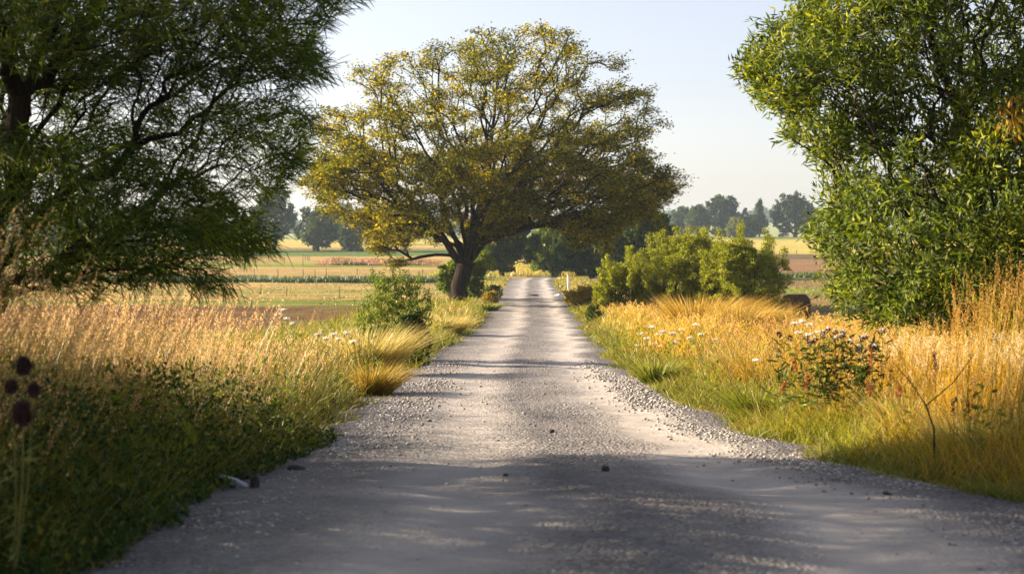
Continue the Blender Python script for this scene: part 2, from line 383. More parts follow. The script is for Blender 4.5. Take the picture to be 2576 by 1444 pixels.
# ------------------------------------------------------------------ blades and leaves
def blades(P, h, w, az, lean, curve, seg=3, twist=None):
    n = len(P); t = np.linspace(0, 1, seg+1)
    L = np.stack([np.cos(az), np.sin(az), 0*az], -1)
    ta = az+1.57 if twist is None else twist
    S = np.stack([np.cos(ta), np.sin(ta), 0*az], -1)
    cen = P[:, None]+L[:, None]*((lean[:, None]*t+curve[:, None]*t**2)*h[:, None])[..., None]
    cen[..., 2] += h[:, None]*(t-.28*curve[:, None]*t**2.5)
    wd = w[:, None]*(1-t**1.6)*.5
    Lf = cen[:, :-1]-S[:, None]*wd[:, :-1, None]; Rt = cen[:, :-1]+S[:, None]*wd[:, :-1, None]
    V = np.concatenate([Lf, Rt, cen[:, -1:]], 1)                  # seg + seg + 1
    k = 2*seg+1; o = (np.arange(n)*k)[:, None]
    Q = np.concatenate([np.stack([o[:, 0]+i, o[:, 0]+seg+i, o[:, 0]+seg+i+1, o[:, 0]+i+1], -1) for i in range(seg-1)])
    T = np.stack([o[:, 0]+seg-1, o[:, 0]+2*seg-1, o[:, 0]+2*seg], -1)
    H = np.tile(np.concatenate([t[:-1], t[:-1], [1]]), n)
    return V.reshape(-1, 3), Q, T, H, np.repeat(rs.rand(n), k), cen[:, -1], norm(cen[:, -1]-cen[:, -2])

def kites(P, D, Nn, L, Wd, fold=.25):
    """pointed folded leaf: base, side, tip, side"""
    S = norm(np.cross(D, Nn)); U = np.cross(S, D)
    m = P+D*(L*.45)[:, None]
    V = np.stack([P, m+S*(Wd*.5)[:, None]-U*(Wd*fold)[:, None], P+D*L[:, None]-U*(L*.12)[:, None], m-S*(Wd*.5)[:, None]-U*(Wd*fold)[:, None]], 1)
    n = len(P); o = np.arange(n)*4
    T = np.concatenate([np.stack([o, o+1, o+2], -1), np.stack([o, o+2, o+3], -1)])
    return V.reshape(-1, 3), T, np.repeat(rs.rand(n), 4)

def ribbons(P, D, Nn, L, Wd, droop=.3):
    """long narrow curved leaf, 3 segments"""
    n = len(P); S = norm(np.cross(D, Nn)); G = np.array([0, 0, -1.])
    rows = []
    for t, ww in ((0, .25), (.3, 1), (.7, .8)):
        c = P+D*(L*t)[:, None]+G*(L*droop*t*t)[:, None]
        rows += [c-S*(Wd*ww*.5)[:, None], c+S*(Wd*ww*.5)[:, None]]
    rows.append(P+D*L[:, None]+G*(L*droop)[:, None])
    V = np.stack(rows, 1); o = np.arange(n)*7
    Q = np.concatenate([np.stack([o, o+1, o+3, o+2], -1), np.stack([o+2, o+3, o+5, o+4], -1)])
    T = np.stack([o+4, o+5, o+6], -1)
    return V.reshape(-1, 3), Q, T, np.repeat(rs.rand(n), 7)

def rnd_dir(n, zb=0.):
    d = norm(rs.randn(n, 3)); d[:, 2] += zb; return norm(d)

# ------------------------------------------------------------------ trees
def colonize(pos, par, att, di, dk, step, iters=90, grav=0.):
    pos = [np.array(p, dtype=float) for p in pos]; par = list(par)
    Pn = np.array(pos); A = att.copy()
    dmin = np.full(len(A), 1e9); imin = np.zeros(len(A), dtype=int)
    def upd(start):
        nonlocal dmin, imin
        new = Pn[start:]
        for c in range(0, len(new), 400):
            b = new[c:c+400]
            D = np.sqrt(np.maximum((A**2).sum(1)[:, None]+(b**2).sum(1)[None]-2*A@b.T, 0))
            j = D.argmin(1); dj = D[np.arange(len(A)), j]; m = dj < dmin
            dmin[m] = dj[m]; imin[m] = j[m]+start+c
    upd(0)
    for it in range(iters):
        keep = dmin > dk; A = A[keep]; dmin = dmin[keep]; imin = imin[keep]
        if len(A) < 3: break
        m = dmin < di
        if not m.any(): m = dmin < dmin.min()+di*.5
        idx = imin[m]; d = norm(A[m]-Pn[idx])
        S = np.zeros((len(Pn), 3)); np.add.at(S, idx, d)
        act = np.unique(idx)
        dv = norm(S[act]+rs.randn(len(act), 3)*.12*np.linalg.norm(S[act], axis=1, keepdims=True)); dv[:, 2] -= grav; dv = norm(dv)
        cand = Pn[act]+dv*step
        ok = np.ones(len(cand), bool)
        for c in range(0, len(cand), 300):
            b = cand[c:c+300]; D2 = ((b**2).sum(1)[:, None]+(Pn**2).sum(1)[None]-2*b@Pn.T)
            ok[c:c+300] = D2.min(1) > (step*.35)**2
        if not ok.any():
            # jitter out of the deadlock by dropping the blocking points
            kk = np.ones(len(A), bool); kk[np.where(m)[0]] = False
            A = A[kk]; dmin = dmin[kk]; imin = imin[kk]; continue
        s = len(Pn); Pn = np.concatenate([Pn, cand[ok]]); par += list(act[ok]); upd(s)
    return Pn, np.array(par)

def grow(pos, par, pts, step, bf=.5, sag=0., zmin=-99):
    """balanced spanning growth: every point joins where reach plus path to the root is shortest"""
    n0 = len(pos); cap_ = n0+len(pts)*8+10
    Pn = np.zeros((cap_, 3)); Pn[:n0] = pos; pr = -np.ones(cap_, int); pr[:n0] = par; pl = np.zeros(cap_)
    for i in range(n0):
        if pr[i] >= 0: pl[i] = pl[pr[i]]+np.linalg.norm(Pn[i]-Pn[pr[i]])
    root = Pn[min(n0-1, 3)]
    n = n0
    for p_ in pts[np.argsort(np.linalg.norm(pts-root, axis=1))]:
        dv = Pn[:n]-p_; D = np.sqrt((dv*dv).sum(1)); j = int((D+bf*pl[:n]+99*(Pn[:n, 2] < zmin)).argmin()); L = D[j]
        if L < step*.3: continue
        k = min(7, max(1, int(round(L/step)))); cur = Pn[j].copy(); last = j
        dirp = (Pn[j]-Pn[pr[j]])/max(np.linalg.norm(Pn[j]-Pn[pr[j]]), 1e-6) if pr[j] >= 0 else (p_-cur)/L
        for q in range(1, k+1):
            t = q/k; b_ = cur+(p_-cur)*t+dirp*L*.22*t*(1-t)+rs.randn(3)*step*.05*(q < k); b_[2] += sag*L*t*(1-t)
            if n >= cap_: break
            Pn[n] = b_; pr[n] = last; pl[n] = pl[last]+L/k; last = n; n += 1
    return Pn[:n], pr[:n]

def pads(C0, r, per, squash=.4):
    """foliage pads: flattened clusters of points round each centre"""
    k = len(C0)*per; i = np.repeat(np.arange(len(C0)), per)
    return C0[i]+norm(rs.randn(k, 3))*(rs.rand(k, 1)**.5)*r*np.array([1, 1, squash])*(.6+.8*rs.rand(len(C0), 1))[i]

def skeleton_radii(Pn, par, tip, power=2.3):
    n = len(Pn); acc_ = np.zeros(n); cnt = np.zeros(n, int); kids = [[] for _ in range(n)]
    rad = np.zeros(n); main = -np.ones(n, int)
    order = list(range(n)); depth = np.zeros(n, int)
    for i in range(n):
        if par[i] >= 0: depth[i] = depth[par[i]]+1
    for i in sorted(order, key=lambda i: -depth[i]):
        if acc_[i] == 0: acc_[i] = tip**power; cnt[i] = 1
        rad[i] = acc_[i]**(1/power)
        p_ = par[i]
        if p_ >= 0:
            acc_[p_] += acc_[i]; cnt[p_] += cnt[i]
            if main[p_] < 0 or rad[main[p_]] < rad[i]: main[p_] = i
    return rad, cnt, main

def tubes(Pn, par, rad, main, sides=6, rmin=0.):
    idx = np.where((par >= 0) & (rad >= rmin))[0]
    p = par[idx]; a, b = Pn[p], Pn[idx]; d = norm(b-a)
    gp = np.where(par[p] >= 0, par[p], p); dp = norm(np.where((par[p] >= 0)[:, None], Pn[p]-Pn[gp], d))
    ismain = main[p] == idx
    d0 = norm(np.where(ismain[:, None], d+dp, d))
    mk = main[idx]; dn = np.where((mk >= 0)[:, None], norm(Pn[np.maximum(mk, 0)]-b), d); d1 = norm(d+dn)
    r0 = np.where(ismain, rad[p], np.minimum(rad[p], rad[idx]*1.25)); r1 = rad[idx]
    ref = np.array([.31, .9, .17]); th = np.arange(sides)*2*np.pi/sides
    def ring(c, dr, rr):
        s = norm(np.cross(dr, ref)); u = np.cross(s, dr)
        return c[:, None]+(s[:, None]*np.cos(th)[None, :, None]+u[:, None]*np.sin(th)[None, :, None])*rr[:, None, None]
    V = np.concatenate([ring(a, d0, r0), ring(b, d1, r1)], 1)
    o = (np.arange(len(idx))*2*sides)[:, None]; k = np.arange(sides)[None]; k2 = (k+1) % sides
    Q = np.stack([o+k, o+k2, o+sides+k2, o+sides+k], -1).reshape(-1, 4)
    return V.reshape(-1, 3), Q

def chain(pts, start, pos, par, step):
    """append a polyline to the skeleton"""
    last = start; cur = pos[start]
    for q in pts:
        q = np.array(q, dtype=float); L = np.linalg.norm(q-cur); k = max(1, int(round(L/step)))
        for j in range(1, k+1):
            pos.append(cur+(q-cur)*j/k + (rs.randn(3)*step*.06 if j < k else 0)); par.append(last); last = len(pos)-1
        cur = q
    return last

def inpoly(px, py, poly):
    poly = np.array(poly, dtype=float); x0, y0 = poly[:, 0], poly[:, 1]; x1, y1 = np.roll(x0, -1), np.roll(y0, -1)
    c = np.zeros(len(px), bool)
    for i in range(len(poly)):
        m = ((y0[i] > py) != (y1[i] > py)) & (px < (x1[i]-x0[i])*(py-y0[i])/(y1[i]-y0[i]+1e-9)+x0[i]); c ^= m
    return c
def poly_edge(px, py, poly):
    poly = np.array(poly, dtype=float); d = np.full(len(px), 1e9); P = np.stack([px, py], -1)
    for a, b in zip(poly, np.roll(poly, -1, 0)):
        t = np.clip(((P-a)@(b-a))/((b-a)@(b-a)), 0, 1); d = np.minimum(d, np.linalg.norm(P-(a+t[:, None]*(b-a)), axis=1))
    return d
def crown_points(poly, n, d0, depth, soft=150, yoff=0.):
    """points in a solid of real depth whose outline at distance d0 is poly; thin at its rim"""
    poly = np.array(poly, dtype=float); out = []
    lo, hi = poly.min(0), poly.max(0); tot = 0
    while tot < n:
        px = lo[0]+rs.rand(n*2)*(hi[0]-lo[0]); py = lo[1]+rs.rand(n*2)*(hi[1]-lo[1])
        m = inpoly(px, py, poly); px, py = px[m], py[m]
        e = np.clip(poly_edge(px, py, poly)/soft, 0, 1); dd = depth*np.sqrt(1-(1-e)**2)
        yy = d0+yoff+(rs.rand(len(px))*2-1)*dd
        out.append(np.stack([(px-CX)/F*d0, yy, ZC-(py-HY)/F*d0], -1)); tot += len(px)
    return np.concatenate(out)[:n]

def twig_leaves(Pn, par, cnt, maxcnt, per, jit):
    idx = np.where((par >= 0) & (cnt <= maxcnt))[0]
    i = np.repeat(idx, per); t = rs.rand(len(i))[:, None]
    a, b = Pn[par[i]], Pn[i]
    return a+(b-a)*t+rs.randn(len(i), 3)*jit, norm(b-a), i

# ---- the big tree by the road -------------------------------------------------------------
def big_tree():
    d0 = 74.0
    base = np.array([(1153-CX)/F*d0, d0, gz(-2.7, d0)+0.])
    t = thing('broadleaf_tree', base, 'large spreading tree with golden olive leaves and a dark trunk, beside the road', 'tree')
    zx = lambda a, b: (707.7+.5147*a, 35.4+.5147*b)
    pos = [base+np.array([0, 0, -.3])]; par = [-1]
    def w_(a, b, y): px, py = zx(a, b); return W(px, py, d0)*np.array([1, 1, 1])+np.array([0, y, 0])
    trunk = chain([W(1155, 740, d0), W(1162, 700, d0), W(1170, 668, d0)], 0, pos, par, .5)
    limbs = [
     [(840,1180,-.2),(740,1000,-1),(640,910,-1.5),(520,800,-2),(400,730,-2.2),(230,760,-2.5)],
     [(850,1100,.3),(790,960,.8),(770,870,1.2),(740,760,1.5),(680,640,2),(610,480,2.5),(480,370,3),(380,280,3.4)],
     [(925,1140,-.3),(940,900,-1),(945,740,-1.5),(880,640,-2),(850,560,-2.5),(730,450,-3),(670,250,-4)],
     [(910,1130,0),(960,950,.3),(1000,830,.6),(1020,700,.8),(1030,560,1),(1050,400,1),(1120,250,1),(1160,90,.5)],
     [(940,1130,.4),(985,900,1),(1040,720,2),(1110,560,3),(1200,460,3.6),(1330,380,4.2),(1460,220,4.6)],
     [(960,1130,-.3),(1020,1060,-1),(1080,980,-1.6),(1170,830,-2.4),(1290,740,-3),(1350,640,-3.4),(1460,520,-4),(1640,450,-4.4),(1790,400,-4.4)],
     [(980,1120,.2),(1060,1080,.6),(1160,1040,1.2),(1280,960,2),(1400,930,2.6),(1560,880,3),(1750,850,3),(1880,820,2.6)],
     [(990,1110,-.3),(1060,1085,-.8),(1200,1045,-1.6),(1330,1030,-2.4),(1420,1060,-2.8),(1580,1085,-3.4)],
     [(850,1170,-.3),(790,1070,-1),(690,1030,-1.8),(560,1050,-2.6),(440,1080,-3.2)],
     [(800,960,.7),(700,780,2),(560,640,3),(420,560,4),(240,480,4.5)],
     [(900,1120,.6),(900,960,2.6),(880,800,4.6),(840,660,6.2),(800,520,7)],
     [(950,1120,.6),(1010,980,2.8),(1080,850,5),(1160,740,6.6),(1240,640,7.4)],
     [(900,1120,-.6),(880,960,-2.8),(840,840,-4.8),(760,740,-6.4),(700,660,-7)],
     [(940,1110,-.6),(1000,960,-3),(1080,840,-5),(1180,760,-6.6),(1300,700,-7.4)],
     [(960,1120,.7),(1060,1020,2.8),(1240,930,5),(1400,860,6.4)],
     [(880,1130,.6),(760,1020,2.6),(600,940,4.8),(440,900,6)],
     [(1170,830,-2.4),(1300,800,-3.6),(1480,780,-4.6),(1660,760,-5)],
     [(1110,560,3),(1230,540,2.2),(1400,480,1.4),(1600,360,.8),(1680,300,.4)],
     [(1030,560,1),(940,420,1.6),(880,250,2),(840,160,2)],
     [(1110,560,-1),(1180,420,-2.4),(1300,240,-3.4),(1340,110,-3.6)],
    ]
    for L in limbs:
        pts = [w_(*q) for q in L]
        # attach to the nearest existing node
        P_ = np.array(pos); j = int(np.linalg.norm(P_-pts[0], axis=1).argmin()) if L[0][1] < 1000 else trunk
        chain(pts, j, pos, par, .45)
    poly = [(750,490),(770,430),(790,360),(770,320),(830,260),(870,250),(880,180),(930,155),(1020,130),(1060,120),(1150,95),(1220,65),(1300,72),(1390,62),(1450,85),(1470,125),(1540,150),(1600,165),(1610,200),(1650,250),(1665,310),(1650,345),(1630,400),(1690,430),(1710,455),(1690,510),(1640,560),(1600,600),(1560,640),(1480,640),(1420,600),(1330,600),(1250,600),(1200,640),(1160,660),(1120,640),(1080,590),(1040,580),(1040,620),(1010,650),(940,650),(915,600),(880,560),(890,510),(850,500),(800,505)]
    poly = [(1215+(a-1215)*.945, b+(8 if b < 300 else 0)-(34 if b > 590 else 0)) for a, b in poly]
    c_ = crown_points(poly, 560, d0, 8.0, 170)
    pxx = CX+c_[:, 0]*F/d0; pyy = HY+(ZC-c_[:, 2])*F/d0
    c_ = c_[~((np.abs(pxx-1180) < 150) & (pyy > 585))]
    c2_ = c_[c_[:, 2] < 8]; c_ = np.concatenate([c_, c2_+rs.randn(len(c2_), 3)*.5, c2_[::2]+rs.randn(len(c2_[::2]), 3)*.5])
    att = pads(c_, .75, 10, .6)
    Pn, pr = grow(pos, par, att, .3, .5, .12, zmin=base[2]+2.3)
    rad, cnt, main = skeleton_radii(Pn, pr, .011, 2.25)
    rad = .012*(rad/.011)**(math.log(.45/.012)/math.log(rad[0]/.011))
    fl = np.clip(1-(Pn[:, 2]-base[2])/.9, 0, 1); rad = rad*(1+.25*fl**2*(rad > .3))
    V, Q = tubes(Pn, pr, rad, main, 8)
    # ribs on the trunk
    z = V[:, 2]; cx = np.interp(z, [0, 3], [Pn[0, 0], W(1170, 668, d0)[0]])
    th = np.arctan2(V[:, 1]-d0, V[:, 0]-cx)
    mesh_obj('trunk', V, quads=Q, mat=bark, parent=t, smooth=True, origin=base)
    P, D, i = twig_leaves(Pn, pr, cnt, 4, 23, np.array([.20, .20, .10]))
    # big pale dense skirts: keep every leaf low, thin out the top a little
    keep = rs.rand(len(P)) < np.interp(P[:, 2], [4, 7.5, 10, 15], [1, .9, .6, .55])
    P, D = P[keep], D[keep]; n = len(P)
    dirs = norm(D*.6+rnd_dir(n)*1.0*np.array([1, 1, .3])); nn = rnd_dir(n, 1.3)
    V, T, tn = kites(P, dirs, nn, .11+.08*rs.rand(n), .075+.04*rs.rand(n))
    m = leaf_mat('golden_leaf', (.05, .07, .004), (.25, .235, .007), .62, c2=(.60, .44, .015), patch=.35)
    mesh_obj('crown', V, tris=T, mat=m, parent=t, attrs={'tint': tn}, origin=base)
    return Pn, n
print('big tree', [len(q) if hasattr(q, '__len__') else q for q in big_tree()])

# ---- near trees at both sides ----------------------------------------------------------------
def left_tree():
    d0 = 12.5
    bx = (-60-CX)/F*d0
    base = np.array([bx, d0, gz(bx, d0)])
    t = thing('overhanging_tree', base, 'dark feathery tree with long narrow drooping leaves hanging over the verge on the left', 'tree')
    q = lambda a, b, y=0: W(a, b, d0)+np.array([0, y, 0])
    pos = [base-np.array([0, 0, .2])]; par = [-1]
    st = .16
    a0 = chain([q(-70, 800), q(-60, 600), q(-30, 440), q(10, 330), q(60, 235), q(100, 130), q(125, 0), q(130, -150), q(100, -400), q(60, -700)], 0, pos, par, st)
    def br(pts):
        P_ = np.array(pos); j = int(np.linalg.norm(P_-q(*pts[0]), axis=1).argmin())
        chain([q(*p_) for p_ in pts], j, pos, par, st)
    br([(100,140,0),(230,165,-.2),(380,170,-.3),(500,130,-.5),(640,110,-.6),(760,150,-.7)])
    br([(90,160,0),(250,190,.5),(390,215,.8),(520,290,1.1),(620,340,1.3)])
    br([(-30,430,0),(60,430,-.2),(120,445,-.2),(180,500,-.3),(290,515,-.4),(400,560,-.4),(500,590,-.5),(590,610,-.6)])
    br([(180,500,-.3),(230,580,-.4),(290,640,-.5),(380,670,-.6),(480,690,-.6)])
    br([(-30,430,0),(40,520,.6),(130,600,1),(110,660,1.2),(60,720,1.3)])
    br([(-10,380,0),(120,370,-1),(260,400,-1.6),(400,430,-2)])
    br([(60,235,0),(-60,120,1),(-250,40,2),(-500,0,2.5),(-800,60,3)])
    br([(10,330,0),(-150,260,-1),(-380,220,-1.6),(-650,280,-2),(-900,330,-2)])
    br([(-40,480,0),(-200,420,.6),(-450,430,1),(-700,500,1.4)])
    br([(125,0,0),(260,-100,-.5),(420,-140,-.8),(600,-80,-1),(760,-10,-1)])
    br([(130,-150,0),(0,-260,1),(-250,-330,1.6),(-600,-300,2)])
    br([(100,-400,0),(300,-450,.4),(500,-380,.6)])
    br([(125,0,0),(240,-40,1.2),(380,20,2),(520,60,2.5)])
    vis = [  # (outline, number, depth, depth offset)
      ([(0,-60),(930,-60),(900,20),(860,10),(830,50),(790,80),(800,110),(850,185),(780,200),(700,215),(560,220),(400,225),(250,240),(130,240),(0,200)], 1900, 1.7, -.4),
      ([(130,235),(400,225),(560,220),(700,215),(760,240),(770,320),(740,400),(690,440),(640,500),(600,480),(560,440),(420,380),(300,330),(130,320),(60,260)], 480, 1.5, .6),
      ([(0,380),(120,330),(300,340),(440,400),(560,470),(630,520),(690,600),(680,650),(610,640),(560,620),(520,660),(590,735),(520,720),(470,690),(420,690),(350,700),(340,740),(250,735),(200,690),(120,740),(0,740)], 1450, 1.8, -.2),
      ([(-30,-60),(140,-60),(130,200),(60,330),(-30,430)], 350, 1.6, .5),
    ]
    att = [crown_points(pl, n, d0, dp, 130, yo) for pl, n, dp, yo in vis]
    att.append(crown_points([(-20,-900),(-20,640),(-300,660),(-1100,600),(-1500,300),(-1500,-300),(-900,-800),(-400,-1000)], 2000, d0, 2.6, 400, 0))
    att.append(crown_points([(-300,-1000),(500,-900),(760,-500),(900,-60),(-30,-60)], 1100, d0, 2.4, 300, -.2))
    def ell(c, r, n): return np.array(c)+norm(rs.randn(n, 3))*(rs.rand(n, 1)**.4)*np.array(r)
    for q_ in (((-6.9, 7.6, 3.7), (2.5, 4.0, 1.9), 2300), ((-10, 10.5, 5.4), (3.2, 4.2, 2.3), 1400), ((-10, 6, 5), (3, 4, 2.3), 1200)): att.append(ell(*q_))  # low boughs out of view, added to shade the near road and verge
    e_ = ell((-3.2, 5.0, 8.8), (6.5, 7.5, 2.4), 3200); att.append(e_[e_[:, 2] > 3.4+.18*np.maximum(e_[:, 1], 0)+1.6])  # unseen canopy overhead, added to hold sky light off the foreground
    att = np.concatenate(att)
    Pn, pr = grow(pos, par, att, .12, .4, .2)
    rad, cnt, main = skeleton_radii(Pn, pr, .0028, 2.1)
    rad = .0022*(rad/.0028)**(math.log(.22/.0022)/math.log(rad[0]/.0028))
    V, Q = tubes(Pn, pr, rad, main, 6)
    mesh_obj('trunk', V, quads=Q, mat=bark, parent=t, smooth=True, origin=base)
    P, D, i = twig_leaves(Pn, pr, cnt, 4, 14, .045)
    off = ((P[:, 0] < -5.2) | (P[:, 2] > 6.2))
    keep = (~off) | (rs.rand(len(P)) < .3); P, D, off = P[keep], D[keep], off[keep]
    n = len(P)
    dirs = norm(D*1.0+rnd_dir(n)*.75+np.array([.15, 0, -.18])); nn = rnd_dir(n, .6)
    L = (.11+.10*rs.rand(n))*np.where(off, 1.5, 1); Wd = (.006+.006*rs.rand(n))*np.where(off, 2.2, 1)
    V, Q, T, tn = ribbons(P, dirs, nn, L, Wd, .22)
    m = leaf_mat('narrow_leaf', (.02, .045, .008), (.085, .14, .010), .52, c2=(.27, .29, .012), patch=.8)
    mesh_obj('crown', V, quads=Q, tris=T, mat=m, parent=t, attrs={'tint': tn}, origin=base)
    return n, len(Pn)
print('left tree', left_tree())

def right_tree():
    d0 = 20.0
    bx = (2520-CX)/F*d0
    base = np.array([bx, d0, gz(bx, d0)])
    t = thing('leafy_tree', base, 'tall dense tree with glossy pointed green leaves behind the golden grass on the right', 'tree')
    q = lambda a, b, y=0: W(a, b, d0)+np.array([0, y, 0])
    pos = [base-np.array([0, 0, .2])]; par = [-1]; st = .2
    chain([q(2500, 800), q(2470, 600), q(2440, 420), q(2400, 250), q(2340, 100), q(2345, 0), q(2350, -200), q(2380, -500)], 0, pos, par, st)
    def br(pts):
        P_ = np.array(pos); j = int(np.linalg.norm(P_-q(*pts[0]), axis=1).argmin())
        chain([q(*p_) for p_ in pts], j, pos, par, st)
    br([(2440,420,0),(2300,340,-.4),(2180,330,-.6),(2160,300,-.6),(2175,240,-.7),(2220,140,-.7),(2250,60,-.6)])
    br([(2220,140,-.6),(2080,150,-.9),(1960,170,-1.1)])
    br([(2400,250,0),(2250,100,.8),(2080,40,1.3),(1950,20,1.5)])
    br([(2480,620,0),(2330,560,-.8),(2180,560,-1.2),(2100,600,-1.4)])
    br([(2490,700,0),(2340,720,-1),(2200,740,-1.5),(2110,720,-1.6)])
    br([(2470,600,0),(2600,480,-.8),(2750,420,-1.2),(2900,400,-1.4)])
    br([(2440,420,0),(2560,300,.8),(2720,200,1.2)])
    br([(2350,-200,0),(2200,-300,-.5),(2050,-250,-.8)])
    br([(2345,0,0),(2500,-150,-.8),(2700,-250,-1)])
    polys = [
     ([(1850,170),(1870,140),(1900,95),(1940,60),(2000,20),(2010,-60),(2400,-80),(2400,240),(2300,260),(2280,330),(2180,330),(2150,310),(2100,390),(2060,370),(2010,365),(1960,335),(2000,290),(1960,270),(1910,270),(1900,210)], 1500, 2.0, 0),
     ([(2100,340),(2180,330),(2300,340),(2330,250),(2400,200),(2640,150),(2900,150),(2900,820),(2300,820),(2140,800),(2090,760),(2080,690),(2100,650),(2040,620),(2030,570),(2070,520),(2070,470),(2100,430),(2030,400)], 3600, 2.6, -.3),
     ([(2400,-80),(2900,-80),(2900,200),(2400,260)], 900, 2.2, .4),
     ([(1990,-60),(2200,-600),(2600,-800),(2900,-500),(3000,300),(2900,300),(2900,-80)], 1100, 2.5, 0),
    ]
    att = np.concatenate([crown_points(pl, n, d0, dp, 170, yo) for pl, n, dp, yo in polys])
    att = np.concatenate([att, np.array([9.6, 12.5, 6.0])+norm(rs.randn(1500, 3))*(rs.rand(1500, 1)**.4)*np.array([2.9, 4.5, 3.2])])  # extra crown outside the frame, added to darken the near road
    Pn, pr = grow(pos, par, att, .16, .4, .0)
    rad, cnt, main = skeleton_radii(Pn, pr, .004, 2.15)
    rad = .003*(rad/.004)**(math.log(.22/.003)/math.log(rad[0]/.004))
    V, Q = tubes(Pn, pr, rad, main, 6)
    mesh_obj('trunk', V, quads=Q, mat=bark, parent=t, smooth=True, origin=base)
    P, D, i = twig_leaves(Pn, pr, cnt, 4, 19, .07)
    kz = (vnoise(P[:, 0]*1.5+3, P[:, 2]*1.9+P[:, 1]*.9)*.65+vnoise(P[:, 0]*3.1, P[:, 2]*3.4+P[:, 1]*2)*.35)
    keep = rs.rand(len(P)) < sstep(.20, .50, kz)*1.05+.5*(1-sstep(2.2, 3.8, P[:, 2])); P, D = P[keep], D[keep]
    n = len(P)
    dirs = norm(D*.9+rnd_dir(n)*.8+np.array([-.1, -.1, -.12])); nn = norm(rnd_dir(n)*.7+np.array([-.7, -.45, .6]))
    V, T, tn = kites(P, dirs, nn, .09+.075*rs.rand(n), .022+.016*rs.rand(n), .18)
    m = leaf_mat('glossy_leaf', (.012, .032, .003), (.13, .18, .006), .48, rough=.55, c2=(.32, .33, .010), patch=.7)
    mesh_obj('crown', V, tris=T, mat=m, parent=t, attrs={'tint': tn}, origin=base)
    # autumn sprig at the frame's edge
    c = W(2552, 290, 17.6); nn_ = 190
    P = c+np.clip(rs.randn(nn_, 3), -1.6, 1.6)*np.array([.12, .08, .15]); dd = norm(rnd_dir(nn_)*.6+np.array([.3, 0, -.8]))
    V, T, tn = kites(P, dd, rnd_dir(nn_, .3), .08+.06*rs.rand(nn_), .022+.01*rs.rand(nn_), .2)
    tube = [c+np.array([.9, .8, .7]), c+np.array([.4, .3, .35]), c]
    Pt = np.array(tube); V2, Q2 = tubes(Pt, np.array([-1, 0, 1]), np.array([.012, .01, .006]), np.array([1, 2, -1]), 5)
    mesh_obj('twig', V2, quads=Q2, mat=bark, parent=t, origin=base)
    ac = Acc(); ac.add(V, tris=T, tint=tn)
    mo = leaf_mat('autumn_leaf', (.26, .06, .015), (.30, .24, .02), .5)
    tag(ac.build('leaf_spray', mo, t, origin=base), 'orange and yellow autumn spray')
    return n, len(Pn)
print('right tree', right_tree())

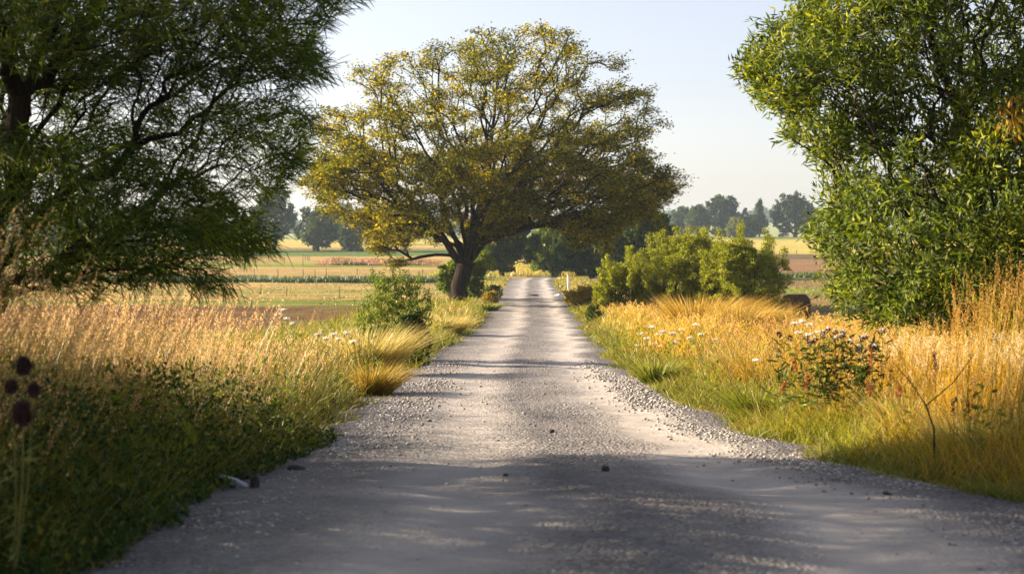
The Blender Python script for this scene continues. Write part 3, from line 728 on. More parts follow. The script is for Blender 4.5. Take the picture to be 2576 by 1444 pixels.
# ---- generic tree and bush ------------------------------------------------------------------
LM = {
 'far_dark': leaf_mat('far_dark_leaf', (.02, .04, .012), (.07, .10, .02), .35, patch=.25),
 'far_green': leaf_mat('far_green_leaf', (.035, .06, .015), (.10, .13, .025), .4, patch=.25),
 'far_yellow': leaf_mat('far_yellow_leaf', (.09, .12, .02), (.22, .24, .035), .45, patch=.3),
 'bush': leaf_mat('bush_leaf', (.09, .11, .008), (.33, .35, .018), .55, patch=.6),
 'bush_green': leaf_mat('bush_green_leaf', (.05, .09, .01), (.20, .25, .02), .5, patch=.6),
 'dark': leaf_mat('dark_leaf', (.015, .035, .006), (.08, .12, .012), .4, patch=.4),
 'ochre': leaf_mat('ochre_leaf', (.20, .14, .02), (.42, .30, .03), .5, patch=1.5),
}
def plant(name, label, cat, x, y, wd, ht, kind, seed, bottom=.2, trunk_r=.15, leaf=.3, nleaf=5000, lobes=7, cone=0., group=None,
          barkm=None, stems=1, asp=.7, parts=('trunk', 'crown'), base_z=None, upright=0., twig=True, open_=0., shoots=0):
    global rs
    keep = rs; rs = np.random.RandomState(seed)
    z0 = float(gz(x, y)) if base_z is None else base_z
    base = np.array([x, y, z0])
    t = thing(name, base, label, cat, group)
    # lobes fill the envelope
    A = []
    ch = ht*(1-bottom); k = max(3, lobes)
    for i in range(k):
        u = (i+.5)/k; zz = bottom*ht+ch*(.12+.76*u)
        prof = (1-cone)*math.sin(math.pi*min(.93, .22+.62*u))+cone*(1.02-u)
        a_ = rs.rand()*6.28; rr = wd*.5*prof
        for j in range(2 if k > 4 else 1):
            ang = a_+j*math.pi+rs.randn()*.5
            off = np.array([math.cos(ang)*rr*.55, math.sin(ang)*rr*.55*asp, zz+rs.randn()*ch*.04])
            sc_ = np.array([rr*.62, rr*.62*asp, ch/k*1.15+rr*.18])*(.8+.4*rs.rand())
            m_ = 34
            A.append(norm(rs.randn(m_, 3))*(rs.rand(m_, 1)**.45)*sc_+off)
    A = np.concatenate(A)
    A = A[(A[:, 2] > bottom*ht*.8) & (A[:, 2] < ht*1.02)]
    A[:, 0] = np.clip(A[:, 0], -wd*.55, wd*.55)
    for q_ in range(shoots):
        u_ = (rs.rand()*2-1)*.9; top_ = ht*math.sqrt(1-u_*u_*.75)
        k_ = 8; tt_ = np.linspace(.55, 1.08+.10*rs.rand(), k_)
        A = np.concatenate([A, np.stack([wd*.42*u_*(1+.25*tt_)+rs.randn(k_)*.05, wd*asp*.4*rs.randn()+0*tt_, top_*tt_], -1)])
    pos = []; par = []
    st = max(wd, ht)/22
    for s_ in range(stems):
        pos.append(np.array([rs.randn()*wd*.06*(stems > 1), rs.randn()*wd*.05*(stems > 1), -.1])); par.append(-1); r0 = len(pos)-1
        tgt = np.array([rs.randn()*wd*.04+(rs.rand()-.5)*wd*.6*(stems > 1), rs.randn()*wd*.03, ht*(bottom+.12)])
        e_ = chain([tgt*np.array([.5, .5, .55]), tgt], r0, pos, par, st)
        if stems == 1: chain([np.array([0, 0, ht*.7])+rs.randn(3)*wd*.03], e_, pos, par, st)
    Pn, pr = grow(pos, par, A, st*.7, .5, .0, zmin=bottom*ht*.7 if stems == 1 else -99)
    rad, cnt, main = skeleton_radii(Pn, pr, trunk_r*.06, 2.2)
    roots = np.where(pr < 0)[0]; rad = rad*trunk_r/max(rad[roots].max(), 1e-6)
    V, Q = tubes(Pn, pr, rad, main, 6)
    mesh_obj(parts[0], V, quads=Q, mat=barkm or bark, parent=t, smooth=True)
    idx = np.where((pr >= 0) & (cnt <= 3))[0]
    if len(idx) < 5: idx = np.where(pr >= 0)[0]
    ci = idx[rs.randint(0, len(idx), nleaf)]
    P = Pn[ci]+norm(rs.randn(nleaf, 3))*(rs.rand(nleaf, 1)**.5)*np.array([1, asp, .6])*max(wd, ht)*(.052-.02*open_)
    D = norm(norm(P-np.array([0, 0, ht*.35]))*.5+rnd_dir(nleaf)*.9+np.array([0, 0, upright]))
    V, T, tn = kites(P, D, rnd_dir(nleaf, .5), leaf*(.7+.6*rs.rand(nleaf)), leaf*(.5+.25*rs.rand(nleaf)))
    mesh_obj(parts[1], V, tris=T, mat=LM[kind], parent=t, attrs={'tint': tn})
    rs = keep
    return t

def plant_px(name, label, cat, xl, xr, yt, yb, d, kind, seed, **kw):
    x = ((xl+xr)/2-CX)/F*d; z0 = float(gz(x, d)); zt = ZC-(yt-HY)/F*d
    return plant(name, label, cat, x, d, (xr-xl)/F*d, zt-z0, kind, seed, **kw)

# far left group
g1 = 'trees across the far fields'
plant_px('pine_tree', 'tall blue grey open tree on a bare trunk, left of the rounded green field tree', 'tree', 628, 748, 470, 628, 268, 'far_dark', 11, bottom=.22, trunk_r=.5, leaf=.5, nleaf=6500, lobes=7, open_=.6, group=g1)
plant_px('field_tree', 'rounded green field tree on a short flared trunk, sunlit on its left side', 'tree', 738, 852, 524, 632, 262, 'far_green', 12, bottom=.1, trunk_r=.75, leaf=.5, nleaf=8000, lobes=7, group=g1)
plant_px('field_tree', 'low dark tree tucked against the right side of the rounded green field tree', 'tree', 835, 925, 560, 634, 258, 'far_dark', 13, bottom=.05, trunk_r=.4, leaf=.45, nleaf=6000, lobes=5, group=g1)
plant_px('field_tree', 'hazy pale tree rising behind the rounded green field tree', 'tree', 812, 905, 514, 618, 330, 'far_green', 14, bottom=.05, trunk_r=.5, leaf=.6, nleaf=6000, group=g1)
plant_px('field_tree', 'hazy tree seen through the left edge of the golden tree crown', 'tree', 885, 1000, 520, 618, 325, 'far_dark', 15, bottom=.05, trunk_r=.5, leaf=.6, nleaf=6000, group=g1)
plant_px('field_tree', 'far tree standing above the long field shadow under the golden tree', 'tree', 965, 1070, 540, 632, 262, 'far_dark', 16, bottom=.3, trunk_r=.35, leaf=.4, nleaf=3800, open_=.7, group=g1)
plant_px('field_tree', 'green tree glimpsed through the hanging boughs at the left edge', 'tree', 70, 230, 500, 640, 240, 'far_yellow', 17, bottom=.05, trunk_r=.5, leaf=.5, nleaf=6000, group=g1)
plant_px('field_tree', 'green tree behind the lowest bough of the dark feathery tree', 'tree', 255, 400, 525, 640, 240, 'far_green', 18, bottom=.05, trunk_r=.5, leaf=.5, nleaf=6000, group=g1)
plant_px('field_tree', 'green tree between the lowest bough and the tall blue grey open tree', 'tree', 440, 580, 520, 632, 262, 'far_green', 19, bottom=.05, trunk_r=.5, leaf=.5, nleaf=6000, group=g1)
# far right group
plant_px('field_tree', 'hazy low tree just right of the golden tree, leftmost of the far right group', 'tree', 1690, 1745, 522, 600, 470, 'far_dark', 21, bottom=.03, trunk_r=.4, leaf=.7, nleaf=5000, group=g1)
plant_px('field_tree', 'upright green tree in the far right group, second from its left end', 'tree', 1724, 1786, 518, 600, 440, 'far_green', 22, bottom=.03, trunk_r=.5, leaf=.7, nleaf=6000, group=g1)
plant_px('field_tree', 'big broad crowned tree with sky gaps, centre of the far right group', 'tree', 1775, 1872, 492, 600, 450, 'far_dark', 23, bottom=.05, trunk_r=.7, leaf=.75, nleaf=8000, open_=.5, group=g1)
plant_px('field_tree', 'small bright yellow green round tree in front of the big broad crowned tree', 'tree', 1828, 1872, 548, 600, 425, 'far_yellow', 24, bottom=.02, trunk_r=.3, leaf=.6, nleaf=4500, lobes=5, group=g1)
plant_px('field_tree', 'smooth dark rounded tree right of the small yellow green round tree', 'tree', 1858, 1920, 538, 600, 435, 'far_dark', 25, bottom=.02, trunk_r=.4, leaf=.6, nleaf=7000, lobes=6, group=g1)
plant_px('conifer', 'slim pointed far conifer above the smooth dark rounded tree', 'tree', 1890, 1932, 503, 600, 455, 'far_dark', 26, bottom=.05, trunk_r=.3, leaf=.6, nleaf=3800, cone=.8, group=g1)
plant_px('field_tree', 'large broad far tree partly behind the right hand near tree', 'tree', 1938, 2062, 484, 600, 445, 'far_dark', 27, bottom=.05, trunk_r=.7, leaf=.75, nleaf=9000, open_=.5, lobes=9, group=g1)
plant_px('field_tree', 'far tree seen through gaps in the right hand near tree', 'tree', 2090, 2200, 510, 600, 445, 'far_dark', 28, bottom=.05, trunk_r=.7, leaf=.75, nleaf=6000, group=g1)
# behind the big tree along the road
g2 = 'trees where the road ends'
plant_px('roadside_tree', 'dark green tree left of the road end, its short trunk bare', 'tree', 1180, 1345, 545, 695, 133, 'dark', 31, bottom=.14, trunk_r=.28, leaf=.3, nleaf=16000, group=g2)
plant_px('roadside_tree', 'dark tree right of the road end with two leaning trunks', 'tree', 1320, 1480, 545, 698, 140, 'bush_green', 32, bottom=.1, trunk_r=.25, leaf=.28, nleaf=16000, stems=2, group=g2)
plant_px('roadside_tree', 'dense dark tree directly behind the white marker post', 'tree', 1385, 1560, 545, 702, 134, 'dark', 33, bottom=.06, trunk_r=.28, leaf=.28, nleaf=18000, stems=3, group=g2)
plant_px('roadside_tree', 'dark green tree above the left end of the roadside bushes', 'tree', 1495, 1715, 520, 690, 128, 'dark', 34, bottom=.10, trunk_r=.3, leaf=.3, nleaf=24000, lobes=9, group=g2)
# bushes
plant_px('bush', 'bright green bush behind the left of the big trunk', 'bush', 1095, 1180, 655, 745, 82, 'bush_green', 41, bottom=.03, trunk_r=.05, leaf=.13, nleaf=9000, stems=4, parts=('stems', 'foliage'))
plant_px('bush', 'dark green bush against the right foot of the big trunk', 'bush', 1165, 1222, 652, 758, 79, 'bush_green', 42, bottom=.02, trunk_r=.05, leaf=.12, nleaf=7000, stems=4, parts=('stems', 'foliage'))
plant_px('sapling', 'thin stemmed sapling between the big trunk and the road', 'tree', 1190, 1240, 628, 745, 84, 'bush_green', 43, bottom=.5, trunk_r=.035, leaf=.13, nleaf=1500, parts=('stem', 'foliage'))
plant_px('bush', 'small dark bush at the left road edge beyond the big tree', 'bush', 1218, 1262, 716, 762, 80, 'dark', 44, bottom=.05, trunk_r=.03, leaf=.10, nleaf=1800, stems=4, parts=('stems', 'foliage'))
plant_px('bush', 'ochre weedy bush at the left road edge below the small dark bush', 'bush', 1212, 1258, 732, 768, 76, 'ochre', 45, bottom=.03, trunk_r=.02, leaf=.08, nleaf=1700, stems=5, parts=('stems', 'foliage'))
plant_px('roadside_shrub', 'upright green shrub growing from the grass at the left road edge', 'shrub', 890, 1085, 700, 890, 31, 'bush_green', 46, bottom=.03, trunk_r=.02, leaf=.05, nleaf=9000, stems=7, upright=.6, open_=.5, lobes=8, shoots=12, parts=('stems', 'foliage'))
plant_px('roadside_shrub', 'low dark leafy shrub below the upright green shrub', 'shrub', 985, 1085, 780, 895, 29.5, 'dark', 47, bottom=.02, trunk_r=.02, leaf=.06, nleaf=4500, stems=6, parts=('stems', 'foliage'))
g3 = 'yellow green bushes right of the road'
plant_px('bush', 'smallest of the yellow green bushes right of the road, nearest the marker post', 'bush', 1500, 1640, 645, 772, 60, 'bush', 51, bottom=.0, trunk_r=.05, leaf=.075, nleaf=34000, upright=.4, shoots=8, open_=.0, asp=.9, stems=6, group=g3, parts=('stems', 'foliage'), lobes=12)
plant_px('bush', 'tall middle one of the yellow green bushes right of the road', 'bush', 1590, 1840, 595, 775, 60, 'bush', 52, bottom=.0, trunk_r=.06, leaf=.075, nleaf=61200, upright=.4, shoots=12, open_=.0, asp=.9, stems=8, group=g3, parts=('stems', 'foliage'), lobes=15)
plant_px('bush', 'rightmost of the yellow green bushes right of the road, beside the straw bale', 'bush', 1745, 1985, 595, 775, 58, 'bush', 53, bottom=.0, trunk_r=.06, leaf=.075, nleaf=61200, upright=.4, shoots=12, open_=.0, asp=.9, stems=8, group=g3, parts=('stems', 'foliage'), lobes=15)
plant_px('bush', 'low yellow flowering bush at the foot of the white marker post', 'bush', 1415, 1530, 722, 782, 70, 'ochre', 54, bottom=.0, trunk_r=.02, leaf=.09, nleaf=9000, stems=7, parts=('stems', 'foliage'))
plant_px('weed', 'dark green weed clump on the right road edge past the yellow flowering bush', 'weed', 1470, 1515, 765, 805, 54, 'dark', 55, bottom=.0, trunk_r=.012, leaf=.07, nleaf=1500, stems=6, parts=('stems', 'foliage'))

# distant wood on the hill
ac = Acc()
for (xa, xb, py, d, hh, nn_) in ((1650, 2300, 545, 1150, 12, 9000), (500, 1250, 588, 900, 10, 9000), (-100, 500, 585, 900, 12, 5000), (1250, 1700, 590, 800, 9, 4000)):
    px = xa+rs.rand(nn_)*(xb-xa); dd = d+rs.randn(nn_)*25; x = (px-CX)/F*dd
    top = hh*(.45+.55*vnoise(px*.045, px*0+d))
    P = np.stack([x, dd, gz(x, dd)+rs.rand(nn_)*top], -1)
    V, T, tn = kites(P, rnd_dir(nn_), rnd_dir(nn_, .4), 2.2+1.6*rs.rand(nn_), 1.6+rs.rand(nn_))
    ac.add(V, tris=T, tint=tn)
tag(ac.build('distant_wood', LM['far_dark']), kind='stuff', label='far off line of woodland on the hazy hill')

# ------------------------------------------------------------------ grass
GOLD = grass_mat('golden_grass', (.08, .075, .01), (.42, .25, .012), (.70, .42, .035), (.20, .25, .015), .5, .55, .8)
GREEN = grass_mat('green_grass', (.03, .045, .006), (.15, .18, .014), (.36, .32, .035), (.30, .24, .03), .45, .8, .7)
LEFTG = grass_mat('verge_grass', (.02, .035, .006), (.15, .12, .02), (.50, .32, .09), (.13, .16, .02), .45, .6, .7)
DARKG = grass_mat('shade_weed', (.02, .045, .008), (.045, .09, .012), (.10, .14, .02), (.14, .10, .02), .4, 1.5, .5)
SEED = leaf_mat('seed_head', (.40, .22, .07), (.78, .52, .24), .5, patch=1.)
SEEDG = leaf_mat('golden_seed_head', (.48, .27, .06), (.70, .46, .15), .5, patch=.6)
WIND = 0.14

def scatter(n, dmin, dmax, smin, smax, side, pw=1.0, spw=1.0):
    """points beside the road: d with density ~ 1/d^pw, s metres off the road edge"""
    u = rs.rand(n)
    if pw == 1: d = dmin*(dmax/dmin)**u
    else: k = 1-pw; d = (dmin**k+u*(dmax**k-dmin**k))**(1/k)
    s = smin+(smax-smin)*rs.rand(n)**spw
    x = edgeL(d)-s if side < 0 else edgeR(d)+s
    vis = np.abs(x) < .36*d*1.06+.9
    return x[vis], d[vis], s[vis]

def spikelets(tip, dr, L, k, size, rad):
    n = len(tip); i = np.repeat(np.arange(n), k); u = np.tile((np.arange(k)+.5)/k, n)
    r_ = (rad[i]*(.3+u*1.0*(1.15-u)*1.6))
    o = norm(rs.randn(len(i), 3))
    P = tip[i]-dr[i]*(L[i]*u)[:, None]+o*r_[:, None]
    D = norm(dr[i]*1.0+o*.5); return kites(P, D, rnd_dir(len(i)), size[i]*(.7+.6*rs.rand(len(i))), size[i]*.45)

def grass(name, label, mat, x, y, h, w0, lean=.12, curve=.25, wind=(1, 0), seed_frac=0., seed_mat=None, seed_len=.14, seed_k=9, seg=3, zoff=0.):
    n = len(x); P = np.stack([x, y, gz(x, y)+zoff-.02], -1)
    wd = w0*np.maximum(1, y/11)*(.7+.6*rs.rand(n))
    az = rs.rand(n)*6.28; lx = np.cos(az)*lean+wind[0]*WIND*rs.rand(n); ly = np.sin(az)*lean+wind[1]*WIND
    az2 = np.arctan2(ly, lx); lm = np.hypot(lx, ly)
    V, Q, T, H, tn, tip, dr = blades(P, h, wd, az2, lm, np.abs(curve*(.4+1.2*rs.rand(n))), seg, twist=rs.rand(n)*3.14)
    o = mesh_obj(name, V, quads=Q, tris=T, mat=mat, attrs={'hgt': H, 'tint': tn}); tag(o, label, kind='stuff')
    if seed_frac:
        m = rs.rand(n) < seed_frac*np.clip((h-.5)/.4, 0, 1); tp, dq, yy = tip[m], dr[m], y[m]
        sc = np.maximum(1, yy/13)
        V, T, tn = spikelets(tp, dq, seed_len*(.7+.6*rs.rand(len(tp))), seed_k, .017*sc, .011*sc)
        o2 = mesh_obj(name.replace('grass', 'seed_heads'), V, tris=T, mat=seed_mat, attrs={'tint': tn})
        tag(o2, label+', its seed heads', kind='stuff')

# left verge: tall stems with seed heads over a green floor
x, y, s = scatter(34000, 4.5, 60, .35, 6.5, -1, 1.35, .9)
h = (.55+.45*rs.rand(len(x)))*sstep(.0, 1.4, s)*np.interp(y, [5, 12, 15, 20, 30, 40, 60], [1.0, 1.1, 1.0, .72, .62, .5, .45])*(.5+.95*vnoise(x*.9, y*.7)) + .12
m_ = s < np.interp(y, [10, 20, 30, 45, 60], [6.5, 5, 3.6, 2.6, 2]); x, y, h, s = x[m_], y[m_], h[m_], s[m_]
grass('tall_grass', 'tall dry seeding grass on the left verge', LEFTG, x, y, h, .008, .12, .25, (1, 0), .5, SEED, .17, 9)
x, y, s = scatter(42000, 4.0, 75, -.1, 5.5, -1, 1.4, 1.0)
h = (.25+.45*rs.rand(len(x)))*sstep(-.4, 1.0, s)*(.5+.9*vnoise(x*1.5, y*1.5)) + .06
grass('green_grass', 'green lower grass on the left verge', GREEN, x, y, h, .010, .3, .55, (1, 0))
# broad dark weeds at the near left
x, y, s = scatter(60000, 5.0, 15, -.15, 4.2, -1, 1.1, 1.0)
zz = gz(x, y)+rs.rand(len(x))**.7*(.10+(.45+.45*vnoise(x*1.5, y*1.5))*sstep(0, .9, s))
P = np.stack([x, y, zz], -1); n = len(P)
V, T, tn = kites(P, rnd_dir(n, .5), rnd_dir(n, .6), .03+.045*rs.rand(n), .015+.02*rs.rand(n))
o = mesh_obj('weeds', V, tris=T, mat=leaf_mat('weed_leaf', (.012, .035, .006), (.05, .09, .010), .4, c2=(.17, .16, .02), patch=1.5), attrs={'tint': tn}); tag(o, 'leafy green weeds low on the near left verge', kind='stuff')
# right verge
x, y, s = scatter(64000, 6.5, 66, .12, 7.5, 1, 1.35, 1.0)
h = (.50+.55*rs.rand(len(x)))*sstep(-.5, 1.9, s)*(.62+.70*vnoise(x*.9+7, y*.6))*np.interp(y, [7, 12, 22, 40, 60], [1.15, 1.2, 1.0, .8, .6])+.12
m_ = (y < 15) | (s > .35+rs.rand(len(x))*1.0); x, y, h, s = x[m_], y[m_], h[m_], s[m_]
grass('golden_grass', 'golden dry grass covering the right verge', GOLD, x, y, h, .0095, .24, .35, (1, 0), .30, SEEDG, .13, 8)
x, y, s = scatter(46000, 6.5, 80, -.1, 3.5, 1, 1.35, 1.6)
h = (.14+.36*rs.rand(len(x)))*(.5+1.0*vnoise(x*2.3, y*2))*sstep(-.5, .7, s)+.04
grass('green_grass', 'short green grass along the right road edge', GREEN, x, y, h, .010, .35, .7, (1, 0))
x, y, s = scatter(420, 9.5, 14, 1.0, 4.5, -1, 1.0, 1); k_ = rs.rand(len(x)) < sstep(.14, .22, -x/y)+.1; x, y = x[k_], y[k_]
grass('plume_grass', 'tallest pale plumes rising from the left verge', LEFTG, x, y, 1.25+.45*rs.rand(len(x)), .006, .08, .22, (1, 0), 1., SEED, .34, 46)
# rougher growth along both verges farther off
VG = grass_mat('verge_growth', (.07, .075, .012), (.26, .22, .03), (.46, .34, .07), (.16, .20, .02), .45, .35, .85)
for side, nm in ((1, 'right'), (-1, 'left')):
    n = 15000; y = 42+86*rs.rand(n)**1.1; s = -.05+(3.2 if side > 0 else 2.6)*rs.rand(n)**1.2
    x = edgeL(y)-s if side < 0 else edgeR(y)+s
    h = ((.18+.5*rs.rand(n))*sstep(-.3, .9, s)*(.5+.9*vnoise(x*.8, y*.35))+.06)*np.interp(y, [42, 75, 125], [1, .6, .45])
    grass('verge_growth', 'rough yellow grass along the far %s road edge' % nm, VG, x, y, h, .010, .15, .35, (1, 0))
# pale plumed stems high at the near right
AMB = leaf_mat('amber_plume', (.30, .14, .03), (.58, .34, .08), .5, patch=.8)
x, y, s = scatter(1500, 9.5, 16, 1.0, 4.8, 1, 1.0, 1)
h = .7+.45*rs.rand(len(x))+.75*sstep(.26, .345, x/y)
grass('plume_grass', 'tall amber plumed grass at the right edge', GOLD, x, y, h, .007, .05, .10, (.5, 0), 1., AMB, .28, 22)
BRN = grass_mat('brown_stalk', (.06, .03, .012), (.16, .08, .025), (.30, .15, .05), (.20, .10, .03), .25, 1., .6)
x, y, s = scatter(3600, 8, 26, .6, 5, 1, 1.2, 1)
grass('dry_stalks', 'scattered brown dry stalks in the right verge', BRN, x, y, (.55+.6*rs.rand(len(x)))*sstep(0, 1.3, s)+.1, .006, .22, .2, (0, 0), .5, leaf_mat('brown_seed', (.14, .06, .02), (.34, .17, .06), .3), .10, 9)
x, y, s = scatter(3000, 7, 24, .6, 5, -1, 1.2, 1)
grass('dry_stalks', 'scattered brown dry stalks in the left verge', BRN, x, y, (.55+.6*rs.rand(len(x)))*sstep(0, 1.3, s)+.1, .006, .22, .2, (0, 0), .5, LM['ochre'], .10, 9)
# fallen leaves and bits of straw where grass meets gravel
n = 3200; y = 5+18*rs.rand(n)**1.3; sd_ = rs.rand(n) < .5
x = np.where(sd_, edgeL(y)+rs.randn(n)*.22, edgeR(y)+rs.randn(n)*.22)
P = np.stack([x, y, np.maximum(roadz(x, y)*(np.abs(x) < 9), gz(x, y)-.02)+.012], -1)
dr = rnd_dir(n)*np.array([1, 1, .12]); V, T, tn = kites(P, norm(dr), rnd_dir(n, 2.5), .03+.06*rs.rand(n), .008+.02*rs.rand(n))
tag(mesh_obj('leaf_litter', V, tris=T, mat=leaf_mat('dead_leaf', (.07, .035, .015), (.36, .22, .09), .2), attrs={'tint': tn}), 'dead leaves and straw bits along both gravel edges', kind='stuff')
CRM = leaf_mat('cream_fluff', (.50, .38, .18), (.80, .68, .44), .5, patch=1.)
x, y, s = scatter(1500, 11, 17, .7, 4.2, 1, 1.0, 1)
h = (.8+.3*rs.rand(len(x)))*sstep(.5, 1.3, s)+.1
grass('fluffy_grass', 'pale fluffy topped grass among the golden grass on the right', GOLD, x, y, h, .006, .08, .15, (1, 0), 1., CRM, .10, 12)
x, y, s = scatter(4200, 6.5, 19, .6, 5, -1, 1.0, 1)
h = (.95+.6*rs.rand(len(x)))*sstep(.2, 1.3, s)*(.7+.5*vnoise(x*.9+3, y*.6))*(1+.1*sstep(.2, .33, -x/y))+.1
grass('fluffy_grass', 'pale fluffy topped grass on the left verge', LEFTG, x, y, h, .007, .08, .2, (1, 0), 1., SEED, .22, 20)
# broad leafed weeds among the grass
for side, nm in ((1, 'right'), (-1, 'left')):
    x, y, s = scatter(130 if side > 0 else 300, 9, 40, .2, 4, side, 1.3, 1)
    i_ = np.repeat(np.arange(len(x)), 40); sz_ = .25+.4*rs.rand(len(x))
    P = np.stack([x[i_], y[i_], gz(x[i_], y[i_])], -1)+np.stack([rs.randn(len(i_))*.09, rs.randn(len(i_))*.09, rs.rand(len(i_))*sz_[i_]*1.4], -1)
    V, T, tn = kites(P, rnd_dir(len(P), .6), rnd_dir(len(P), .6), .05+.06*rs.rand(len(P)), .018+.018*rs.rand(len(P)))
    tag(mesh_obj('weeds', V, tris=T, mat=LM['bush_green'], attrs={'tint': tn}), 'leafy weeds mixed into the grass of the %s verge' % nm, kind='stuff')
# rough grass and stubble over the fields
def field_tufts(name, label, mat, n, x0, x1, y0, y1, h0, h1, w0):
    y = y0*(y1/y0)**rs.rand(n); x = x0+(x1-x0)*rs.rand(n); x = x*np.clip(y/y1, .3, 1) if abs(x0) > 60 else x
    m = (x < np.interp(y, ED, EL)-1.2) | (x > np.interp(y, ED, ER)+1.2) | (y > 140); m &= vnoise(x*.25, y*.5) > .38
    x, y = x[m], y[m]
    h = h0+(h1-h0)*rs.rand(len(x)); P = np.stack([x, y, gz(x, y)-.02], -1)
    V, Q, T, H, tn, tip, dr = blades(P, h, w0*(y/60)*(.6+.8*rs.rand(len(x))), rs.rand(len(x))*6.28, .3+0*h, .3+0*h, 2, twist=rs.rand(len(x))*3.14)
    tag(mesh_obj(name, V, quads=Q, tris=T, mat=mat, attrs={'hgt': H, 'tint': tn}), label, kind='stuff')
FIELDG = grass_mat('field_grass', (.14, .15, .035), (.22, .20, .05), (.28, .24, .07), (.17, .23, .03), .35, .12, .8)
field_tufts('field_grass', 'short rough grass over the fields left of the road', FIELDG, 30000, -48, -2, 74, 125, .03, .10, .05)
field_tufts('field_grass', 'short rough grass over the near fields right of the road', FIELDG, 26000, 4, 48, 62, 125, .04, .16, .05)
STRIP = grass_mat('strip_grass', (.03, .05, .012), (.055, .09, .02), (.11, .15, .03), (.05, .09, .02), .3, .2, .5)
n = 16000; x = -52+50.5*rs.rand(n); y = 114+7*rs.rand(n)-.03*x
P = np.stack([x, y, gz(x, y)-.02], -1); h = (.25+.35*rs.rand(n))*(.6+.7*vnoise(x*.7, y*.5))
V, Q, T, H, tn, tip, dr = blades(P, h, .09+0*h, rs.rand(n)*6.28, .2+0*h, .3+0*h, 2, twist=rs.rand(n)*3.14)
tag(mesh_obj('strip_grass', V, quads=Q, tris=T, mat=STRIP, attrs={'hgt': H, 'tint': tn}), 'dark green strip of rank grass in front of the wire fence', kind='stuff')
n = 7000; x = 12+45*rs.rand(n); y = 128+8*rs.rand(n)
P = np.stack([x, y, gz(x, y)-.02], -1); h = (.25+.4*rs.rand(n))*(.5+.8*vnoise(x*.5, y*.5))
V, Q, T, H, tn, tip, dr = blades(P, h, .1+0*h, rs.rand(n)*6.28, .2+0*h, .3+0*h, 2, twist=rs.rand(n)*3.14)
tag(mesh_obj('strip_grass', V, quads=Q, tris=T, mat=STRIP, attrs={'hgt': H, 'tint': tn}), 'green strip of rank grass beside the ploughed field on the right', kind='stuff')
# rusty weeds beyond the fence and yellow growth at the road end
RUST = grass_mat('rusty_weed', (.14, .09, .04), (.34, .16, .08), (.45, .22, .12), (.2, .15, .05), .4, .1, .8)
n = 9000; px = 780+330*rs.rand(n); y = 178+24*rs.rand(n); x = (px-CX)/F*y
P = np.stack([x, y, gz(x, y)-.02], -1); h = (.35+.5*rs.rand(n))*(.2+1.1*vnoise(x*.4, y*.2))*sstep(775, 860, px)*(1-.7*sstep(1020, 1110, px))
V, Q, T, H, tn, tip, dr = blades(P, h, .16+0*h, rs.rand(n)*6.28, .2+0*h, .3+0*h, 2, twist=rs.rand(n)*3.14)
tag(mesh_obj('rusty_weeds', V, quads=Q, tris=T, mat=RUST, attrs={'hgt': H, 'tint': tn}), 'rusty pink weeds in the field beyond the wire fence', kind='stuff')
n = 14000; y = 132+50*rs.rand(n); x = -8+26*rs.rand(n)
P = np.stack([x, y, gz(x, y)-.02], -1); h = (.3+.5*rs.rand(n))
keep_ = ~((y < 144) & (x > -.8) & (x < 14))
P, h = P[keep_], h[keep_]
YG = grass_mat('yellow_grass', (.18, .17, .03), (.40, .32, .05), (.55, .42, .08), (.25, .27, .04), .45, .2, .8)
V, Q, T, H, tn, tip, dr = blades(P, h, .1+0*h, rs.rand(len(h))*6.28, .2+0*h, .3+0*h, 2, twist=rs.rand(len(h))*3.14)
tag(mesh_obj('yellow_grass', V, quads=Q, tris=T, mat=YG, attrs={'hgt': H, 'tint': tn}), 'yellow grass beyond the end of the road', kind='stuff')

# ------------------------------------------------------------------ tussocks (each its own thing)
def tussock(label, px, py, d, rad, ht, mat, n, wind=.3, w0=.006):
    n = int(n*.4)
    x0 = (px-CX)/F*d; base = np.array([x0, d, float(gz(x0, d))])
    a = rs.rand(n)*6.28; r_ = rad*.35*np.sqrt(rs.rand(n)); P = base+np.stack([np.cos(a)*r_, np.sin(a)*r_, 0*a-.02], -1)
    h = ht*(.45+.65*rs.rand(n))
    lx = np.cos(a)*rad/ht*.6+wind*.6; ly = np.sin(a)*rad/ht*.6
    V, Q, T, H, tn, tip, dr = blades(P, h, np.full(n, w0*1.9)*max(1, d/12), np.arctan2(ly, lx), np.hypot(lx, ly)*rs.rand(n), .25+.5*rs.rand(n), 4, twist=rs.rand(n)*3.14)
    o = mesh_obj('grass_tussock', V, quads=Q, tris=T, mat=mat, attrs={'hgt': H, 'tint': tn}, origin=base); o.location = base
    tag(o, label, 'tussock', 'grass tussocks on the verges')
OR = grass_mat('amber_tuft', (.10, .08, .01), (.36, .22, .02), (.60, .36, .06), (.30, .26, .03), .5, 1, .5)
GT = grass_mat('green_tuft', (.05, .08, .008), (.15, .19, .015), (.36, .33, .04), (.13, .17, .015), .45, 1, .4)
PT = grass_mat('pale_tuft', (.16, .14, .03), (.42, .34, .07), (.66, .52, .18), (.42, .36, .07), .45, 1, .4)
tussock('arching amber grass mound in front of the middle bush, right of the road', 1760, 0, 42, 1.7, 1.5, OR, 8000, .5, .0045)
tussock('second amber grass mound just right of the largest one', 1860, 0, 38, 1.2, 1.3, OR, 5000, .5, .0045)
tussock('dark green tussock leaning over the right road edge, the lowest one', 1905, 0, 17.5, .62, .55, GT, 2600, .1)
tussock('orange tussock rising behind the dark green one on the right verge', 1925, 0, 20, .4, .95, OR, 1500, .0, .005)
tussock('bright green tussock at the right road edge halfway up', 1650, 0, 24, .6, .55, GT, 1900, .1)
tussock('pale straw tussock below the dark thistle weeds', 2290, 0, 13.5, .55, .75, PT, 1500, .1, .005)
